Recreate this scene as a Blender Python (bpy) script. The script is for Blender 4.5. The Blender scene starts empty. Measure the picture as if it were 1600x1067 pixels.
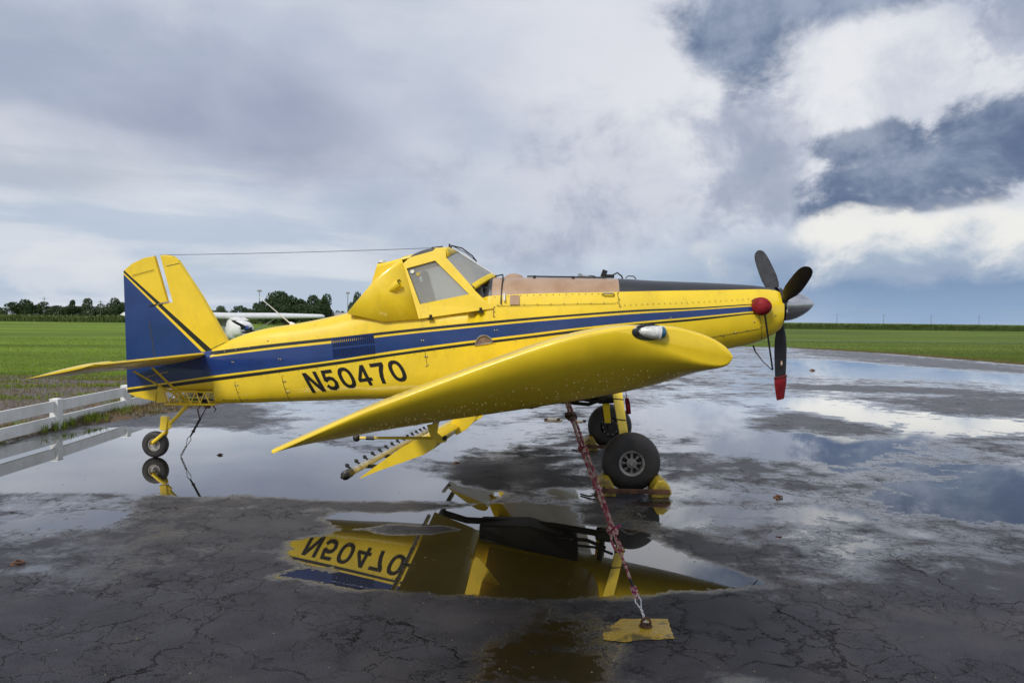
import bpy, bmesh, math, random
import numpy as np
from mathutils import Vector, Matrix

random.seed(7); rng = np.random.default_rng(7)
SC = bpy.context.scene
COL = SC.collection
R = math.radians

# ------------------------------------------------------------------ camera
cam_data = bpy.data.cameras.new('camera'); cam = bpy.data.objects.new('camera', cam_data); COL.objects.link(cam)
cam_data.sensor_width = 36.0; cam_data.lens = 36.0*1221/1600
cam_data.clip_start = 0.05; cam_data.clip_end = 20000
cam.matrix_world = Matrix.Translation((0, 0, 2.01)) @ (Matrix.Rotation(R(90-1.62), 4, 'X') @ Matrix.Rotation(R(0.62), 4, 'Z'))
SC.camera = cam

# ------------------------------------------------------------------ sky, sun, exposure
SUN_EL, SUN_AZ = 44.0, 212.0      # azimuth clockwise from +Y (north): behind the camera, to the left
world = bpy.data.worlds.new('World'); SC.world = world; world.use_nodes = True

class NT:
    """small wrapper to write node trees tersely"""
    def __init__(s, tree): s.t = tree; s.n = tree.nodes; s.l = tree.links
    def new(s, typ, **kw):
        n = s.n.new(typ)
        for k, v in kw.items(): setattr(n, k, v)
        return n
    def put(s, sock, v):
        if isinstance(v, bpy.types.NodeSocket): s.l.new(v, sock)
        elif v is not None:
            if hasattr(sock, 'default_value') and not isinstance(v, (int, float)) and len(sock.default_value) == 4 and len(v) == 3: v = (*v, 1)
            sock.default_value = v
    def m(s, op, a, b=None, c=None, clamp=False):
        n = s.new('ShaderNodeMath', operation=op, use_clamp=clamp)
        for i, v in enumerate((a, b, c)):
            if v is not None: s.put(n.inputs[i], v)
        return n.outputs[0]
    def vm(s, op, a, b=None, scale=None):
        n = s.new('ShaderNodeVectorMath', operation=op)
        s.put(n.inputs[0], a)
        if b is not None: s.put(n.inputs[1], b)
        if scale is not None: s.put(n.inputs['Scale'], scale)
        return n.outputs[0] if op not in ('LENGTH', 'DOT_PRODUCT') else n.outputs['Value']
    def mix(s, f, a, b, blend='MIX'):
        n = s.new('ShaderNodeMix', data_type='RGBA', blend_type=blend)
        s.put(n.inputs[0], f); s.put(n.inputs[6], a); s.put(n.inputs[7], b)
        return n.outputs[2]
    def step(s, v, lo, hi, a=0.0, b=1.0, smooth=True):
        n = s.new('ShaderNodeMapRange', interpolation_type='SMOOTHSTEP' if smooth else 'LINEAR', clamp=True)
        s.put(n.inputs[0], v); s.put(n.inputs[1], lo); s.put(n.inputs[2], hi); s.put(n.inputs[3], a); s.put(n.inputs[4], b)
        return n.outputs[0]
    def noise(s, vec, scale, detail=4, rough=0.55, dist=0.0, col=False):
        n = s.new('ShaderNodeTexNoise'); s.put(n.inputs['Vector'], vec)
        n.inputs['Scale'].default_value = scale; n.inputs['Detail'].default_value = detail
        n.inputs['Roughness'].default_value = rough; n.inputs['Distortion'].default_value = dist
        return n.outputs['Color' if col else 'Fac']
    def comb(s, x, y, z):
        n = s.new('ShaderNodeCombineXYZ')
        for i, v in enumerate((x, y, z)): s.put(n.inputs[i], v)
        return n.outputs[0]
    def sep(s, v):
        n = s.new('ShaderNodeSeparateXYZ'); s.put(n.inputs[0], v); return n.outputs

def lin(r, g, b):
    f = lambda c: (c/12.92 if c <= 0.04045 else ((c+0.055)/1.055)**2.4)
    return (f(r/255), f(g/255), f(b/255))

def build_sky():
    w = NT(world.node_tree); w.n.clear()
    tc = w.new('ShaderNodeTexCoord').outputs['Generated']
    d = w.vm('NORMALIZE', tc); x, y, z = w.sep(d)
    zc = w.m('MAXIMUM', z, 0.0)
    den = w.m('ADD', zc, 0.16)
    plane = w.comb(w.m('DIVIDE', x, den), w.m('DIVIDE', y, den), 0.0)      # cloud deck seen in perspective
    az = w.m('ARCTAN2', x, y); el = w.m('ARCSINE', z)
    sky = w.new('ShaderNodeTexSky', sky_type='NISHITA'); sky.sun_disc = False
    sky.sun_elevation = R(SUN_EL); sky.sun_rotation = R(SUN_AZ)
    # two noise fields: a soft layer on the deck and a billowy one on the sphere
    n_soft = w.noise(plane, 0.75, 6, 0.5, 0.4)
    n_fine = w.noise(plane, 2.2, 7, 0.55, 0.3)
    sph = w.comb(w.m('MULTIPLY', az, 1.0), w.m('MULTIPLY', el, 1.9), 0.3)
    n_bil = w.noise(sph, 5.0, 9, 0.58, 0.25)
    v_ = w.new('ShaderNodeTexVoronoi', feature='F1'); w.put(v_.inputs['Vector'], w.vm('ADD', w.comb(az, w.m('MULTIPLY', el, 1.25), 0.7), w.vm('SCALE', w.noise(sph, 9.0, 5, 0.6, 0, True), scale=0.10)))
    v_.inputs['Scale'].default_value = 7.5; v_.inputs['Detail'].default_value = 5.0; v_.inputs['Roughness'].default_value = 0.58; v_.inputs['Lacunarity'].default_value = 2.1; v_.normalize = True
    puff = v_.outputs['Distance']                                   # rounded billows
    iso = w.comb(az, w.m('MULTIPLY', el, 1.15), 4.0)
    n_cum = w.noise(iso, 8.5, 10, 0.62, 0.25)
    n_mix = w.m('ADD', w.m('MULTIPLY', n_cum, 0.80), w.m('MULTIPLY', puff, 0.32))
    n_big = w.noise(sph, 2.4, 4, 0.5, 0.2)
    streak = w.noise(w.comb(w.m('MULTIPLY', az, 1.6), w.m('MULTIPLY', el, 9.0), 1.7), 2.2, 6, 0.55, 0.3)
    # overcast layer colour: violet grey to pale
    lay = w.mix(w.step(n_soft, 0.34, 0.66), lin(160, 172, 196), lin(212, 218, 229))
    lay = w.mix(w.m('MULTIPLY', w.step(n_fine, 0.42, 0.7), 0.45), lay, lin(224, 227, 233))
    low = w.mix(w.step(streak, 0.40, 0.62), lin(184, 198, 216), lin(214, 220, 229))
    col = w.mix(w.step(el, 0.03, 0.30), low, lay)
    cover = w.step(n_fine, 0.25, 0.45, 0.86, 1.0)
    def blob(col, u, v, su, sv, colr, k=0.9, soft=0.35, amount=1.0, noise=None, rot=0.0):
        a0 = math.atan2(u-800, 1221); e0 = math.atan2((499+(u-800)*0.0108)-v, math.hypot(1221, u-800))
        sa, se = su/1350, sv/1350
        da = w.m('SUBTRACT', az, a0); de = w.m('SUBTRACT', el, e0)
        if rot:
            c, s_ = math.cos(rot), math.sin(rot)
            da, de = (w.m('ADD', w.m('MULTIPLY', da, c), w.m('MULTIPLY', de, s_)),
                      w.m('SUBTRACT', w.m('MULTIPLY', de, c), w.m('MULTIPLY', da, s_)))
        q = w.m('SQRT', w.m('ADD', w.m('POWER', w.m('ABSOLUTE', w.m('DIVIDE', da, sa)), 2.0), w.m('POWER', w.m('ABSOLUTE', w.m('DIVIDE', de, se)), 2.0)))
        nn = noise if noise is not None else n_bil
        q = w.m('ADD', q, w.m('MULTIPLY', w.m('SUBTRACT', nn, 0.5), k*4))
        f = w.m('MULTIPLY', w.step(q, 1.0-soft, 1.0+soft, 1.0, 0.0), amount)
        return w.mix(f, col, colr)
    tone = w.m('ADD', w.m('MULTIPLY', n_cum, 0.6), w.m('MULTIPLY', n_big, 0.4))
    white = w.mix(w.step(tone, 0.40, 0.60), lin(202, 208, 221), lin(236, 237, 240)); 
    shade = w.mix(w.step(tone, 0.40, 0.60), lin(94, 112, 143), lin(156, 168, 190))
    shade2 = w.mix(w.step(tone, 0.40, 0.60), lin(98, 115, 145), lin(154, 166, 187))
    grey = w.mix(w.step(tone, 0.40, 0.60), lin(160, 169, 190), lin(205, 210, 222))
    violet = w.mix(w.step(n_big, 0.38, 0.62), lin(152, 161, 185), lin(182, 189, 208))
    cumulus = w.mix(w.step(w.m('ADD', n_cum, w.m('MULTIPLY', w.m('SUBTRACT', el, 0.095), -4.0)), 0.40, 0.66), lin(238, 238, 235), lin(176, 190, 208))
    col = blob(col, 70, 90, 260, 90, lin(160, 171, 193), 0.6, 0.6, 0.6, n_mix)
    col = blob(col, 60, 225, 210, 42, lin(211, 215, 224), 0.45, 0.5, 0.75)
    col = blob(col, 400, 190, 230, 75, violet, 0.45, 0.6, 0.85)
    col = blob(col, 255, 185, 110, 26, violet, 0.5, 0.45, 0.7)
    col = blob(col, 690, 170, 240, 130, violet, 0.5, 0.8, 0.45, n_big)
    col = blob(col, 60, 275, 170, 26, lin(168, 179, 196), 0.5, 0.5, 0.6, streak)
    col = blob(col, 1290, 190, 430, 220, white, 0.35, 0.6, 0.88)
    col = blob(col, 930, 70, 170, 120, lin(222, 224, 232), 0.4, 0.7, 0.8)
    col = blob(col, 960, 300, 200, 120, grey, 0.60, 0.45, 0.85, n_mix)
    col = blob(col, 780, 330, 190, 110, grey, 0.55, 0.6, 0.5, n_mix)
    col = blob(col, 1180, 262, 105, 82, grey, 1.0, 0.35, 0.85, n_mix)
    col = blob(col, 1185, 295, 80, 48, lin(156, 167, 188), 0.9, 0.45, 0.5, n_mix)
    col = blob(col, 1570, 70, 60, 50, grey, 1.2, 0.30, 0.9, n_mix)
    col = blob(col, 1138, 66, 80, 60, shade, 0.62, 0.42, 1.0, n_mix)
    col = blob(col, 1290, -2, 215, 40, shade, 0.62, 0.42, 1.0, n_mix)
    col = blob(col, 1455, 266, 170, 44, shade2, 0.75, 0.26, 1.0, n_mix, rot=0.06)
    col = blob(col, 1570, 215, 112, 66, shade2, 0.70, 0.26, 1.0, n_mix, rot=0.4)
    col = blob(col, 1345, 232, 75, 30, shade2, 0.8, 0.28, 0.9, n_mix)
    col = blob(col, 1420, 318, 130, 16, shade2, 1.1, 0.25, 0.85, n_mix)
    col = blob(col, 1150, 445, 250, 75, lin(180, 196, 216), 0.35, 0.8, 0.8)
    col = blob(col, 1490, 455, 340, 72, w.mix(w.step(el, 0.0, 0.075), lin(142, 168, 200), lin(112, 138, 174)), 0.32, 0.75, 0.95)
    for (u_, v_p, su_, sv_, am) in ((1430, 412, 200, 30, .55), (1290, 388, 50, 30, .9), (1365, 368, 75, 32, .95), (1450, 378, 75, 34, .85), (1535, 358, 90, 36, .95), (1605, 380, 70, 40, .9), (1150, 425, 45, 18, .5), (1110, 395, 36, 14, .35)):
        col = blob(col, u_, v_p, su_, sv_, cumulus, 1.1, 0.42, am, n_mix)
    col = blob(col, 105, 415, 75, 40, lin(222, 225, 231), 0.7, 0.25, 0.6, n_mix)
    col = blob(col, 190, 430, 60, 26, lin(222, 225, 231), 0.6, 0.3, 0.5)
    bg1 = w.new('ShaderNodeBackground'); w.put(bg1.inputs[0], sky.outputs[0]); bg1.inputs[1].default_value = 0.10
    bg2 = w.new('ShaderNodeBackground'); w.put(bg2.inputs[0], col); bg2.inputs[1].default_value = 1.0
    mx = w.new('ShaderNodeMixShader'); w.put(mx.inputs[0], cover); w.l.new(bg1.outputs[0], mx.inputs[1]); w.l.new(bg2.outputs[0], mx.inputs[2])
    out = w.new('ShaderNodeOutputWorld'); w.l.new(mx.outputs[0], out.inputs[0])
build_sky()
world.cycles.sampling_method = 'MANUAL'; world.cycles.sample_map_resolution = 512

sun_d = bpy.data.lights.new('sun', 'SUN'); sun_d.energy = 2.7; sun_d.angle = R(16); sun_d.color = (1.0, 0.96, 0.90)
sun = bpy.data.objects.new('sun', sun_d); COL.objects.link(sun)
sd = Vector((math.sin(R(SUN_AZ))*math.cos(R(SUN_EL)), math.cos(R(SUN_AZ))*math.cos(R(SUN_EL)), math.sin(R(SUN_EL))))
sun.rotation_euler = sd.to_track_quat('Z', 'Y').to_euler(); sun.location = sd*50
SC.view_settings.view_transform = 'Standard'; SC.view_settings.look = 'None'
SC.view_settings.exposure = 0.0; SC.view_settings.gamma = 1.0; SC.view_settings.use_curve_mapping = False
SC.cycles.max_bounces = 8

# ------------------------------------------------------------------ materials
MATS = {}
def paint(name, base, rough=0.35, metal=0.0, coat=0.0, bump=0.0, bscale=20.0, var=0.0, vscale=4.0, spec=0.5, vcol=None, ior=1.5, rvar=0.0, grime=0.0):
    m = bpy.data.materials.new(name); m.use_nodes = True; t = NT(m.node_tree); b = t.n['Principled BSDF']
    co = t.new('ShaderNodeTexCoord').outputs['Object']
    b.inputs['Roughness'].default_value = rough; b.inputs['Metallic'].default_value = metal
    b.inputs['Coat Weight'].default_value = coat; b.inputs['Coat Roughness'].default_value = 0.08
    b.inputs['Specular IOR Level'].default_value = spec; b.inputs['IOR'].default_value = ior
    if var > 0:
        n = t.noise(co, vscale, 6, 0.6)
        other = vcol if vcol else tuple(c*(1-var) for c in base)
        c = t.mix(t.step(n, 0.35, 0.68), base, other); t.put(b.inputs['Base Color'], c)
    else: t.put(b.inputs['Base Color'], base)
    if grime > 0:
        cz = t.sep(co); g = t.noise(t.comb(t.m('MULTIPLY', cz[0], 1.2), cz[1], t.m('MULTIPLY', cz[2], 0.35)), 5.5, 7, 0.68); g2 = t.noise(co, 30.0, 4, 0.7)
        k = t.m('MULTIPLY', t.step(g, 0.50, 0.78), t.step(g2, 0.30, 0.65)); t.put(b.inputs['Base Color'], t.mix(t.m('MULTIPLY', k, grime), c if var > 0 else base, (0.16, 0.11, 0.03)))
    if rvar > 0: t.put(b.inputs['Roughness'], t.step(t.noise(co, vscale*2.3, 5, 0.6), 0.3, 0.7, rough, rough+rvar))
    if bump > 0:
        bn = t.new('ShaderNodeBump'); bn.inputs['Strength'].default_value = 1.0; bn.inputs['Distance'].default_value = bump
        t.put(bn.inputs['Height'], t.noise(co, bscale, 4, 0.5)); t.put(b.inputs['Normal'], bn.outputs[0])
    MATS[name] = m; return m

YEL = (0.86, 0.605, 0.018)
paint('yellow_paint', YEL, 0.30, coat=0.45, bump=0.005, bscale=2.2, var=0.10, vscale=3.0, rvar=0.12, grime=0.32)
paint('yellow_wing', (0.85, 0.59, 0.018), 0.30, coat=0.4, bump=0.0012, bscale=6.0, var=0.12, vscale=5.0, rvar=0.15, grime=0.25)
paint('blue_paint', (0.008, 0.036, 0.170), 0.22, coat=0.6, bump=0.006, bscale=2.6, var=0.2, vscale=3.0)
paint('black_paint', (0.012, 0.011, 0.010), 0.28, coat=0.4, bump=0.003, bscale=3)
paint('nose_black', (0.035, 0.036, 0.042), 0.42, bump=0.002, bscale=4, var=0.25, vscale=5)
paint('hopper_tan', (0.34, 0.20, 0.115), 0.38, coat=0.2, bump=0.002, bscale=6, var=0.3, vscale=2.5, vcol=(0.42, 0.28, 0.18))
paint('hopper_rust', (0.22, 0.13, 0.08), 0.5, var=0.5, vscale=12)
paint('rubber', (0.016, 0.015, 0.015), 0.62, bump=0.002, bscale=40, var=0.4, vscale=6, vcol=(0.032, 0.028, 0.026))
paint('dark_metal', (0.03, 0.028, 0.026), 0.45, metal=0.4, var=0.3, vscale=9)
paint('black_plastic', (0.010, 0.010, 0.011), 0.4)
paint('prop_black', (0.014, 0.014, 0.016), 0.58, var=0.4, vscale=7, vcol=(0.03, 0.03, 0.033))
paint('metal', (0.50, 0.50, 0.50), 0.32, metal=0.9, var=0.3, vscale=8)
paint('chrome', (0.62, 0.62, 0.64), 0.22, metal=0.95, var=0.15, vscale=4)
paint('white_paint', (0.78, 0.78, 0.76), 0.35, coat=0.2, var=0.12, vscale=5)
paint('white_vinyl', (0.76, 0.76, 0.75), 0.42, var=0.18, vscale=2.0, vcol=(0.62, 0.62, 0.58), bump=0.001, bscale=10)
paint('rim_grey', (0.36, 0.34, 0.31), 0.45, metal=0.3, var=0.5, vscale=14)
paint('red_vinyl', (0.26, 0.010, 0.016), 0.62, spec=0.3, bump=0.02, bscale=7, var=0.35, vscale=9)
paint('chock_yellow', (0.58, 0.42, 0.02), 0.5, var=0.7, vscale=9, vcol=(0.16, 0.11, 0.03), bump=0.004, bscale=30)
paint('rust', (0.13, 0.055, 0.025), 0.75, var=0.6, vscale=14, bump=0.004, bscale=40)
paint('boom_metal', (0.60, 0.57, 0.50), 0.4, metal=0.3, var=0.5, vscale=12)
paint('interior', (0.05, 0.05, 0.055), 0.7)
paint('seat_cloth', (0.05, 0.05, 0.055), 0.8, var=0.3, vscale=12)
paint('blue_lens', (0.01, 0.10, 0.17), 0.08, coat=1.0)
paint('lettering_black', (0.014, 0.013, 0.012), 0.6, spec=0.25)
paint('lens_white', (0.7, 0.7, 0.68), 0.38, coat=0.1, var=0.4, vscale=60)
paint('decal_orange', (0.55, 0.22, 0.08), 0.4)
paint('sticker_white', (0.7, 0.68, 0.62), 0.5)
paint('bark', (0.09, 0.065, 0.045), 0.9, var=0.4, vscale=6)
paint('concrete', (0.30, 0.29, 0.27), 0.85, var=0.25, vscale=1.5)
paint('roof_grey', (0.30, 0.29, 0.29), 0.8, var=0.2, vscale=1)
paint('pole_wood', (0.12, 0.105, 0.09), 0.9)
paint('seam', (0.06, 0.045, 0.012), 0.6)
paint('bolt', (0.25, 0.22, 0.14), 0.35, metal=0.7)
paint('cord_black', (0.012, 0.012, 0.012), 0.7)

def foliage(name, a, b, scale=0.5, bands=False):
    m = bpy.data.materials.new(name); m.use_nodes = True; t = NT(m.node_tree); p = t.n['Principled BSDF']
    geo = t.new('ShaderNodeNewGeometry'); co = t.new('ShaderNodeTexCoord').outputs['Object']
    if bands:    # mowing bands across the view
        cc = t.sep(co); co = t.comb(t.m('MULTIPLY', cc[0], 0.22), cc[1], 0.0)
    n = t.m('ADD', t.m('MULTIPLY', geo.outputs['Random Per Island'], 0.35 if bands else 0.6), t.m('MULTIPLY', t.noise(co, scale, 4, 0.6), 1.05 if bands else 0.6))
    if bands: n = t.m('SUBTRACT', n, 0.08)
    t.put(p.inputs['Base Color'], t.mix(t.step(n, 0.3, 0.9, smooth=False), a, b))
    p.inputs['Roughness'].default_value = 0.75; p.inputs['Specular IOR Level'].default_value = 0.25
    MATS[name] = m
foliage('tree_leaves', (0.020, 0.040, 0.014), (0.060, 0.095, 0.034))  # leaf tones lightened, distant haze is put into the colour
foliage('tree_leaves_pale', (0.045, 0.070, 0.034), (0.095, 0.13, 0.062))
foliage('grass_olive', (0.062, 0.092, 0.013), (0.125, 0.158, 0.022), 0.30, True)
foliage('grass_blades', (0.085, 0.135, 0.010), (0.225, 0.295, 0.020), 0.35, True)
foliage('cane_leaves', (0.040, 0.070, 0.016), (0.10, 0.135, 0.036), 0.10)
foliage('dry_grass', (0.10, 0.075, 0.035), (0.24, 0.18, 0.075), 0.8)
foliage('stones', (0.055, 0.040, 0.026), (0.26, 0.21, 0.14), 1.5)

def braided(name, a, b, scale):
    m = bpy.data.materials.new(name); m.use_nodes = True; t = NT(m.node_tree); p = t.n['Principled BSDF']
    co = t.new('ShaderNodeTexCoord').outputs['Object']
    v = t.new('ShaderNodeTexVoronoi'); t.put(v.inputs['Vector'], co); v.inputs['Scale'].default_value = scale
    r = t.sep(v.outputs['Color'])[0]
    t.put(p.inputs['Base Color'], t.mix(t.step(r, 0.50, 0.56), a, b)); p.inputs['Roughness'].default_value = 0.85
    MATS[name] = m
braided('rope_pink', (0.30, 0.060, 0.085), (0.50, 0.34, 0.29), 48)
braided('rope_magenta', (0.34, 0.035, 0.13), (0.55, 0.42, 0.34), 55)
braided('rope_dark', (0.06, 0.03, 0.028), (0.18, 0.12, 0.10), 60)

def glass(name, fog, tint):
    m = bpy.data.materials.new(name); m.use_nodes = True; t = NT(m.node_tree); t.n.clear()
    co = t.new('ShaderNodeTexCoord').outputs['Object']
    tr = t.new('ShaderNodeBsdfTransparent'); t.put(tr.inputs[0], tint)
    gl = t.new('ShaderNodeBsdfGlossy'); gl.inputs['Roughness'].default_value = 0.03
    df = t.new('ShaderNodeBsdfDiffuse'); t.put(df.inputs[0], (0.92, 0.94, 0.92))
    tl = t.new('ShaderNodeBsdfTranslucent'); t.put(tl.inputs[0], (0.95, 0.97, 0.95))
    ad = t.new('ShaderNodeMixShader'); ad.inputs[0].default_value = 0.65; t.l.new(df.outputs[0], ad.inputs[1]); t.l.new(tl.outputs[0], ad.inputs[2])
    fogf = t.step(t.noise(co, 2.5, 3, 0.5), 0.3, 0.7, fog*0.92, fog*1.06)
    m1 = t.new('ShaderNodeMixShader'); t.put(m1.inputs[0], fogf); t.l.new(tr.outputs[0], m1.inputs[1]); t.l.new(ad.outputs[0], m1.inputs[2])
    fr = t.new('ShaderNodeFresnel'); fr.inputs[0].default_value = 1.5
    m2 = t.new('ShaderNodeMixShader'); t.put(m2.inputs[0], fr.outputs[0]); t.l.new(m1.outputs[0], m2.inputs[1]); t.l.new(gl.outputs[0], m2.inputs[2])
    o = t.new('ShaderNodeOutputMaterial'); t.l.new(m2.outputs[0], o.inputs[0]); MATS[name] = m
glass('window_glass', 0.62, (0.86, 0.88, 0.86))
glass('windshield_glass', 0.82, (0.9, 0.9, 0.9))
paint('droplet', (0.85, 0.72, 0.30), 0.12, coat=1.0)  # opaque pale yellow puts the glint of clear drops into the colour

def ground_material():
    m = bpy.data.materials.new('field_grass'); m.use_nodes = True; t = NT(m.node_tree); p = t.n['Principled BSDF']
    co = t.new('ShaderNodeTexCoord').outputs['Object']; x, y, z = t.sep(co)
    st = t.comb(t.m('MULTIPLY', x, 0.25), t.m('MULTIPLY', y, 1.0), 0)
    n1 = t.noise(st, 0.09, 5, 0.6, 0.3); n2 = t.noise(co, 0.9, 6, 0.65); n3 = t.noise(co, 9.0, 4, 0.6)
    c = t.mix(t.step(n1, 0.36, 0.62), (0.060, 0.105, 0.008), (0.165, 0.245, 0.014))
    c = t.mix(t.m('MULTIPLY', t.step(x, 0, 20), 0.75), c, t.mix(t.step(n1, 0.36, 0.62), (0.046, 0.072, 0.010), (0.100, 0.138, 0.018)))   # duller turf east of the apron
    c = t.mix(t.m('MULTIPLY', t.step(n2, 0.45, 0.72), 0.55), c, (0.030, 0.060, 0.008))
    c = t.mix(t.m('MULTIPLY', t.step(n3, 0.40, 0.68), 0.5), c, (0.18, 0.27, 0.03))
    # bare reddish soil in front of the crop rows
    soil = t.m('MULTIPLY', t.step(t.noise(st, 0.22, 5, 0.6), 0.56, 0.66), t.step(y, 60, 160))
    c = t.mix(t.m('MULTIPLY', soil, 0.55), c, (0.13, 0.085, 0.045))
    t.put(p.inputs['Base Color'], c); p.inputs['Roughness'].default_value = 0.9; p.inputs['Specular IOR Level'].default_value = 0.2
    b = t.new('ShaderNodeBump'); b.inputs['Distance'].default_value = 0.08; t.put(b.inputs['Height'], t.noise(co, 6.0, 5, 0.7)); t.put(p.inputs['Normal'], b.outputs[0])
    MATS['field_grass'] = m
    m = bpy.data.materials.new('dirt_gravel'); m.use_nodes = True; t = NT(m.node_tree); p = t.n['Principled BSDF']
    co = t.new('ShaderNodeTexCoord').outputs['Object']
    n1 = t.noise(co, 0.7, 5, 0.65); n2 = t.noise(co, 14.0, 5, 0.7); n3 = t.noise(co, 0.45, 5, 0.6)
    c = t.mix(t.step(n2, 0.35, 0.65), (0.045, 0.036, 0.032), (0.19, 0.165, 0.145))
    c = t.mix(t.m('MULTIPLY', t.step(n1, 0.52, 0.64), 0.7), c, (0.16, 0.085, 0.035))
    c = t.mix(t.m('MULTIPLY', t.step(n3, 0.58, 0.68), 0.8), c, (0.085, 0.12, 0.02))
    t.put(p.inputs['Base Color'], c); p.inputs['Roughness'].default_value = 0.9
    b = t.new('ShaderNodeBump'); b.inputs['Distance'].default_value = 0.03; t.put(b.inputs['Height'], n2); t.put(p.inputs['Normal'], b.outputs[0])
    MATS['dirt_gravel'] = m

FRES_IOR = 1.46
def asphalt_material():
    m = bpy.data.materials.new('wet_asphalt'); m.use_nodes = True; t = NT(m.node_tree); t.n.clear()
    co = t.new('ShaderNodeTexCoord').outputs['Object']
    at = t.new('ShaderNodeAttribute'); at.attribute_name = 'water_level'; at.attribute_type = 'GEOMETRY'
    lv = at.outputs['Fac']
    nA = t.noise(co, 0.55, 5, 0.6, 0.5); nB = t.noise(co, 2.6, 5, 0.6, 0.3); nC = t.noise(co, 17.0, 5, 0.65); nG = t.noise(co, 120.0, 3, 0.7)
    L = t.m('ADD', lv, t.m('MULTIPLY', t.m('SUBTRACT', nA, 0.5), 4.2))
    L = t.m('ADD', L, t.m('MULTIPLY', t.m('SUBTRACT', nB, 0.5), 3.2))
    L = t.m('ADD', L, t.m('MULTIPLY', t.m('SUBTRACT', nC, 0.5), 1.2))
    pool = t.step(L, 0.02, 0.16); film = t.step(L, -1.05, 0.0)
    # cracks: irregular cells at two sizes, present only in patches
    wob = t.vm('ADD', co, t.vm('SCALE', t.vm('SUBTRACT', t.noise(co, 3.5, 5, 0.65, 0, True), (0.5, 0.5, 0.5)), scale=0.42))
    def cracks(scale, w, mask):
        v = t.new('ShaderNodeTexVoronoi', feature='DISTANCE_TO_EDGE'); t.put(v.inputs['Vector'], wob); v.inputs['Scale'].default_value = scale
        return t.m('MULTIPLY', t.step(v.outputs[0], 0.0, w, 1.0, 0.0), mask)
    mk1 = t.step(t.noise(co, 0.8, 3, 0.6), 0.40, 0.56); mk2 = t.step(t.noise(co, 1.1, 4, 0.6), 0.40, 0.56)
    wide = t.step(t.noise(co, 2.0, 3, 0.6), 0.35, 0.7, 0.3, 1.0)
    ck = t.m('MULTIPLY', cracks(1.05, 0.020, mk1), wide); ck = t.m('MAXIMUM', ck, t.m('MULTIPLY', cracks(3.6, 0.030, mk2), 0.8))
    ck = t.m('MAXIMUM', ck, t.m('MULTIPLY', cracks(8.0, 0.06, t.m('MULTIPLY', mk2, t.step(nA, 0.4, 0.6))), 0.4))
    base = t.mix(t.step(nB, 0.35, 0.68), (0.0145, 0.014, 0.0195), (0.030, 0.029, 0.0365))
    base = t.mix(t.step(t.noise(co, 0.9, 4, 0.6), 0.50, 0.66), base, (0.040, 0.036, 0.037))
    base = t.mix(t.m('MULTIPLY', t.step(nG, 0.45, 0.75), 0.7), base, (0.105, 0.098, 0.10))
    base = t.mix(t.m('MULTIPLY', ck, 0.95), base, (0.006, 0.005, 0.005))
    wetbase = t.mix(pool, t.mix(t.m('MULTIPLY', film, 0.45), base, (0.015, 0.0135, 0.0135)), (0.016, 0.014, 0.010))
    rough = t.m('ADD', t.step(film, 0.0, 1.0, 0.50, 0.16, smooth=False), t.m('MULTIPLY', t.m('SUBTRACT', nC, 0.5), 0.12))
    rough = t.m('MULTIPLY', rough, t.m('SUBTRACT', 1.0, pool)); rough = t.m('MAXIMUM', rough, 0.012)
    h = t.m('ADD', t.m('MULTIPLY', nG, 0.30), t.m('MULTIPLY', t.noise(co, 42.0, 4, 0.7), 0.7)); h = t.m('SUBTRACT', h, t.m('MULTIPLY', ck, 1.6))
    bn = t.new('ShaderNodeBump'); t.put(bn.inputs['Height'], h); bn.inputs['Distance'].default_value = 0.006
    t.put(bn.inputs['Strength'], t.m('MULTIPLY', t.step(film, 0, 1, 0.85, 0.28, smooth=False), t.m('SUBTRACT', 1.0, pool)))
    bd = t.new('ShaderNodeBsdfDiffuse'); t.put(bd.inputs[0], wetbase); t.put(bd.inputs['Normal'], bn.outputs[0])
    gl = t.new('ShaderNodeBsdfGlossy'); t.put(gl.inputs['Roughness'], rough); t.put(gl.inputs['Normal'], bn.outputs[0]); t.put(gl.inputs[0], (1, 1, 1))
    fr = t.new('ShaderNodeFresnel'); fr.inputs['IOR'].default_value = FRES_IOR
    fac = t.m('MULTIPLY', t.m('MULTIPLY', fr.outputs[0], 1.65), t.m('MAXIMUM', t.step(film, 0.0, 1.0, 0.22, 0.92, smooth=False), pool), clamp=True)
    fac = t.m('MULTIPLY', fac, t.m('SUBTRACT', 1.0, t.m('MULTIPLY', ck, t.m('SUBTRACT', 0.9, t.m('MULTIPLY', pool, 0.9)))))
    mx = t.new('ShaderNodeMixShader'); t.put(mx.inputs[0], fac); t.l.new(bd.outputs[0], mx.inputs[1]); t.l.new(gl.outputs[0], mx.inputs[2])
    o = t.new('ShaderNodeOutputMaterial'); t.l.new(mx.outputs[0], o.inputs[0]); MATS['wet_asphalt'] = m
ground_material(); asphalt_material()

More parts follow.
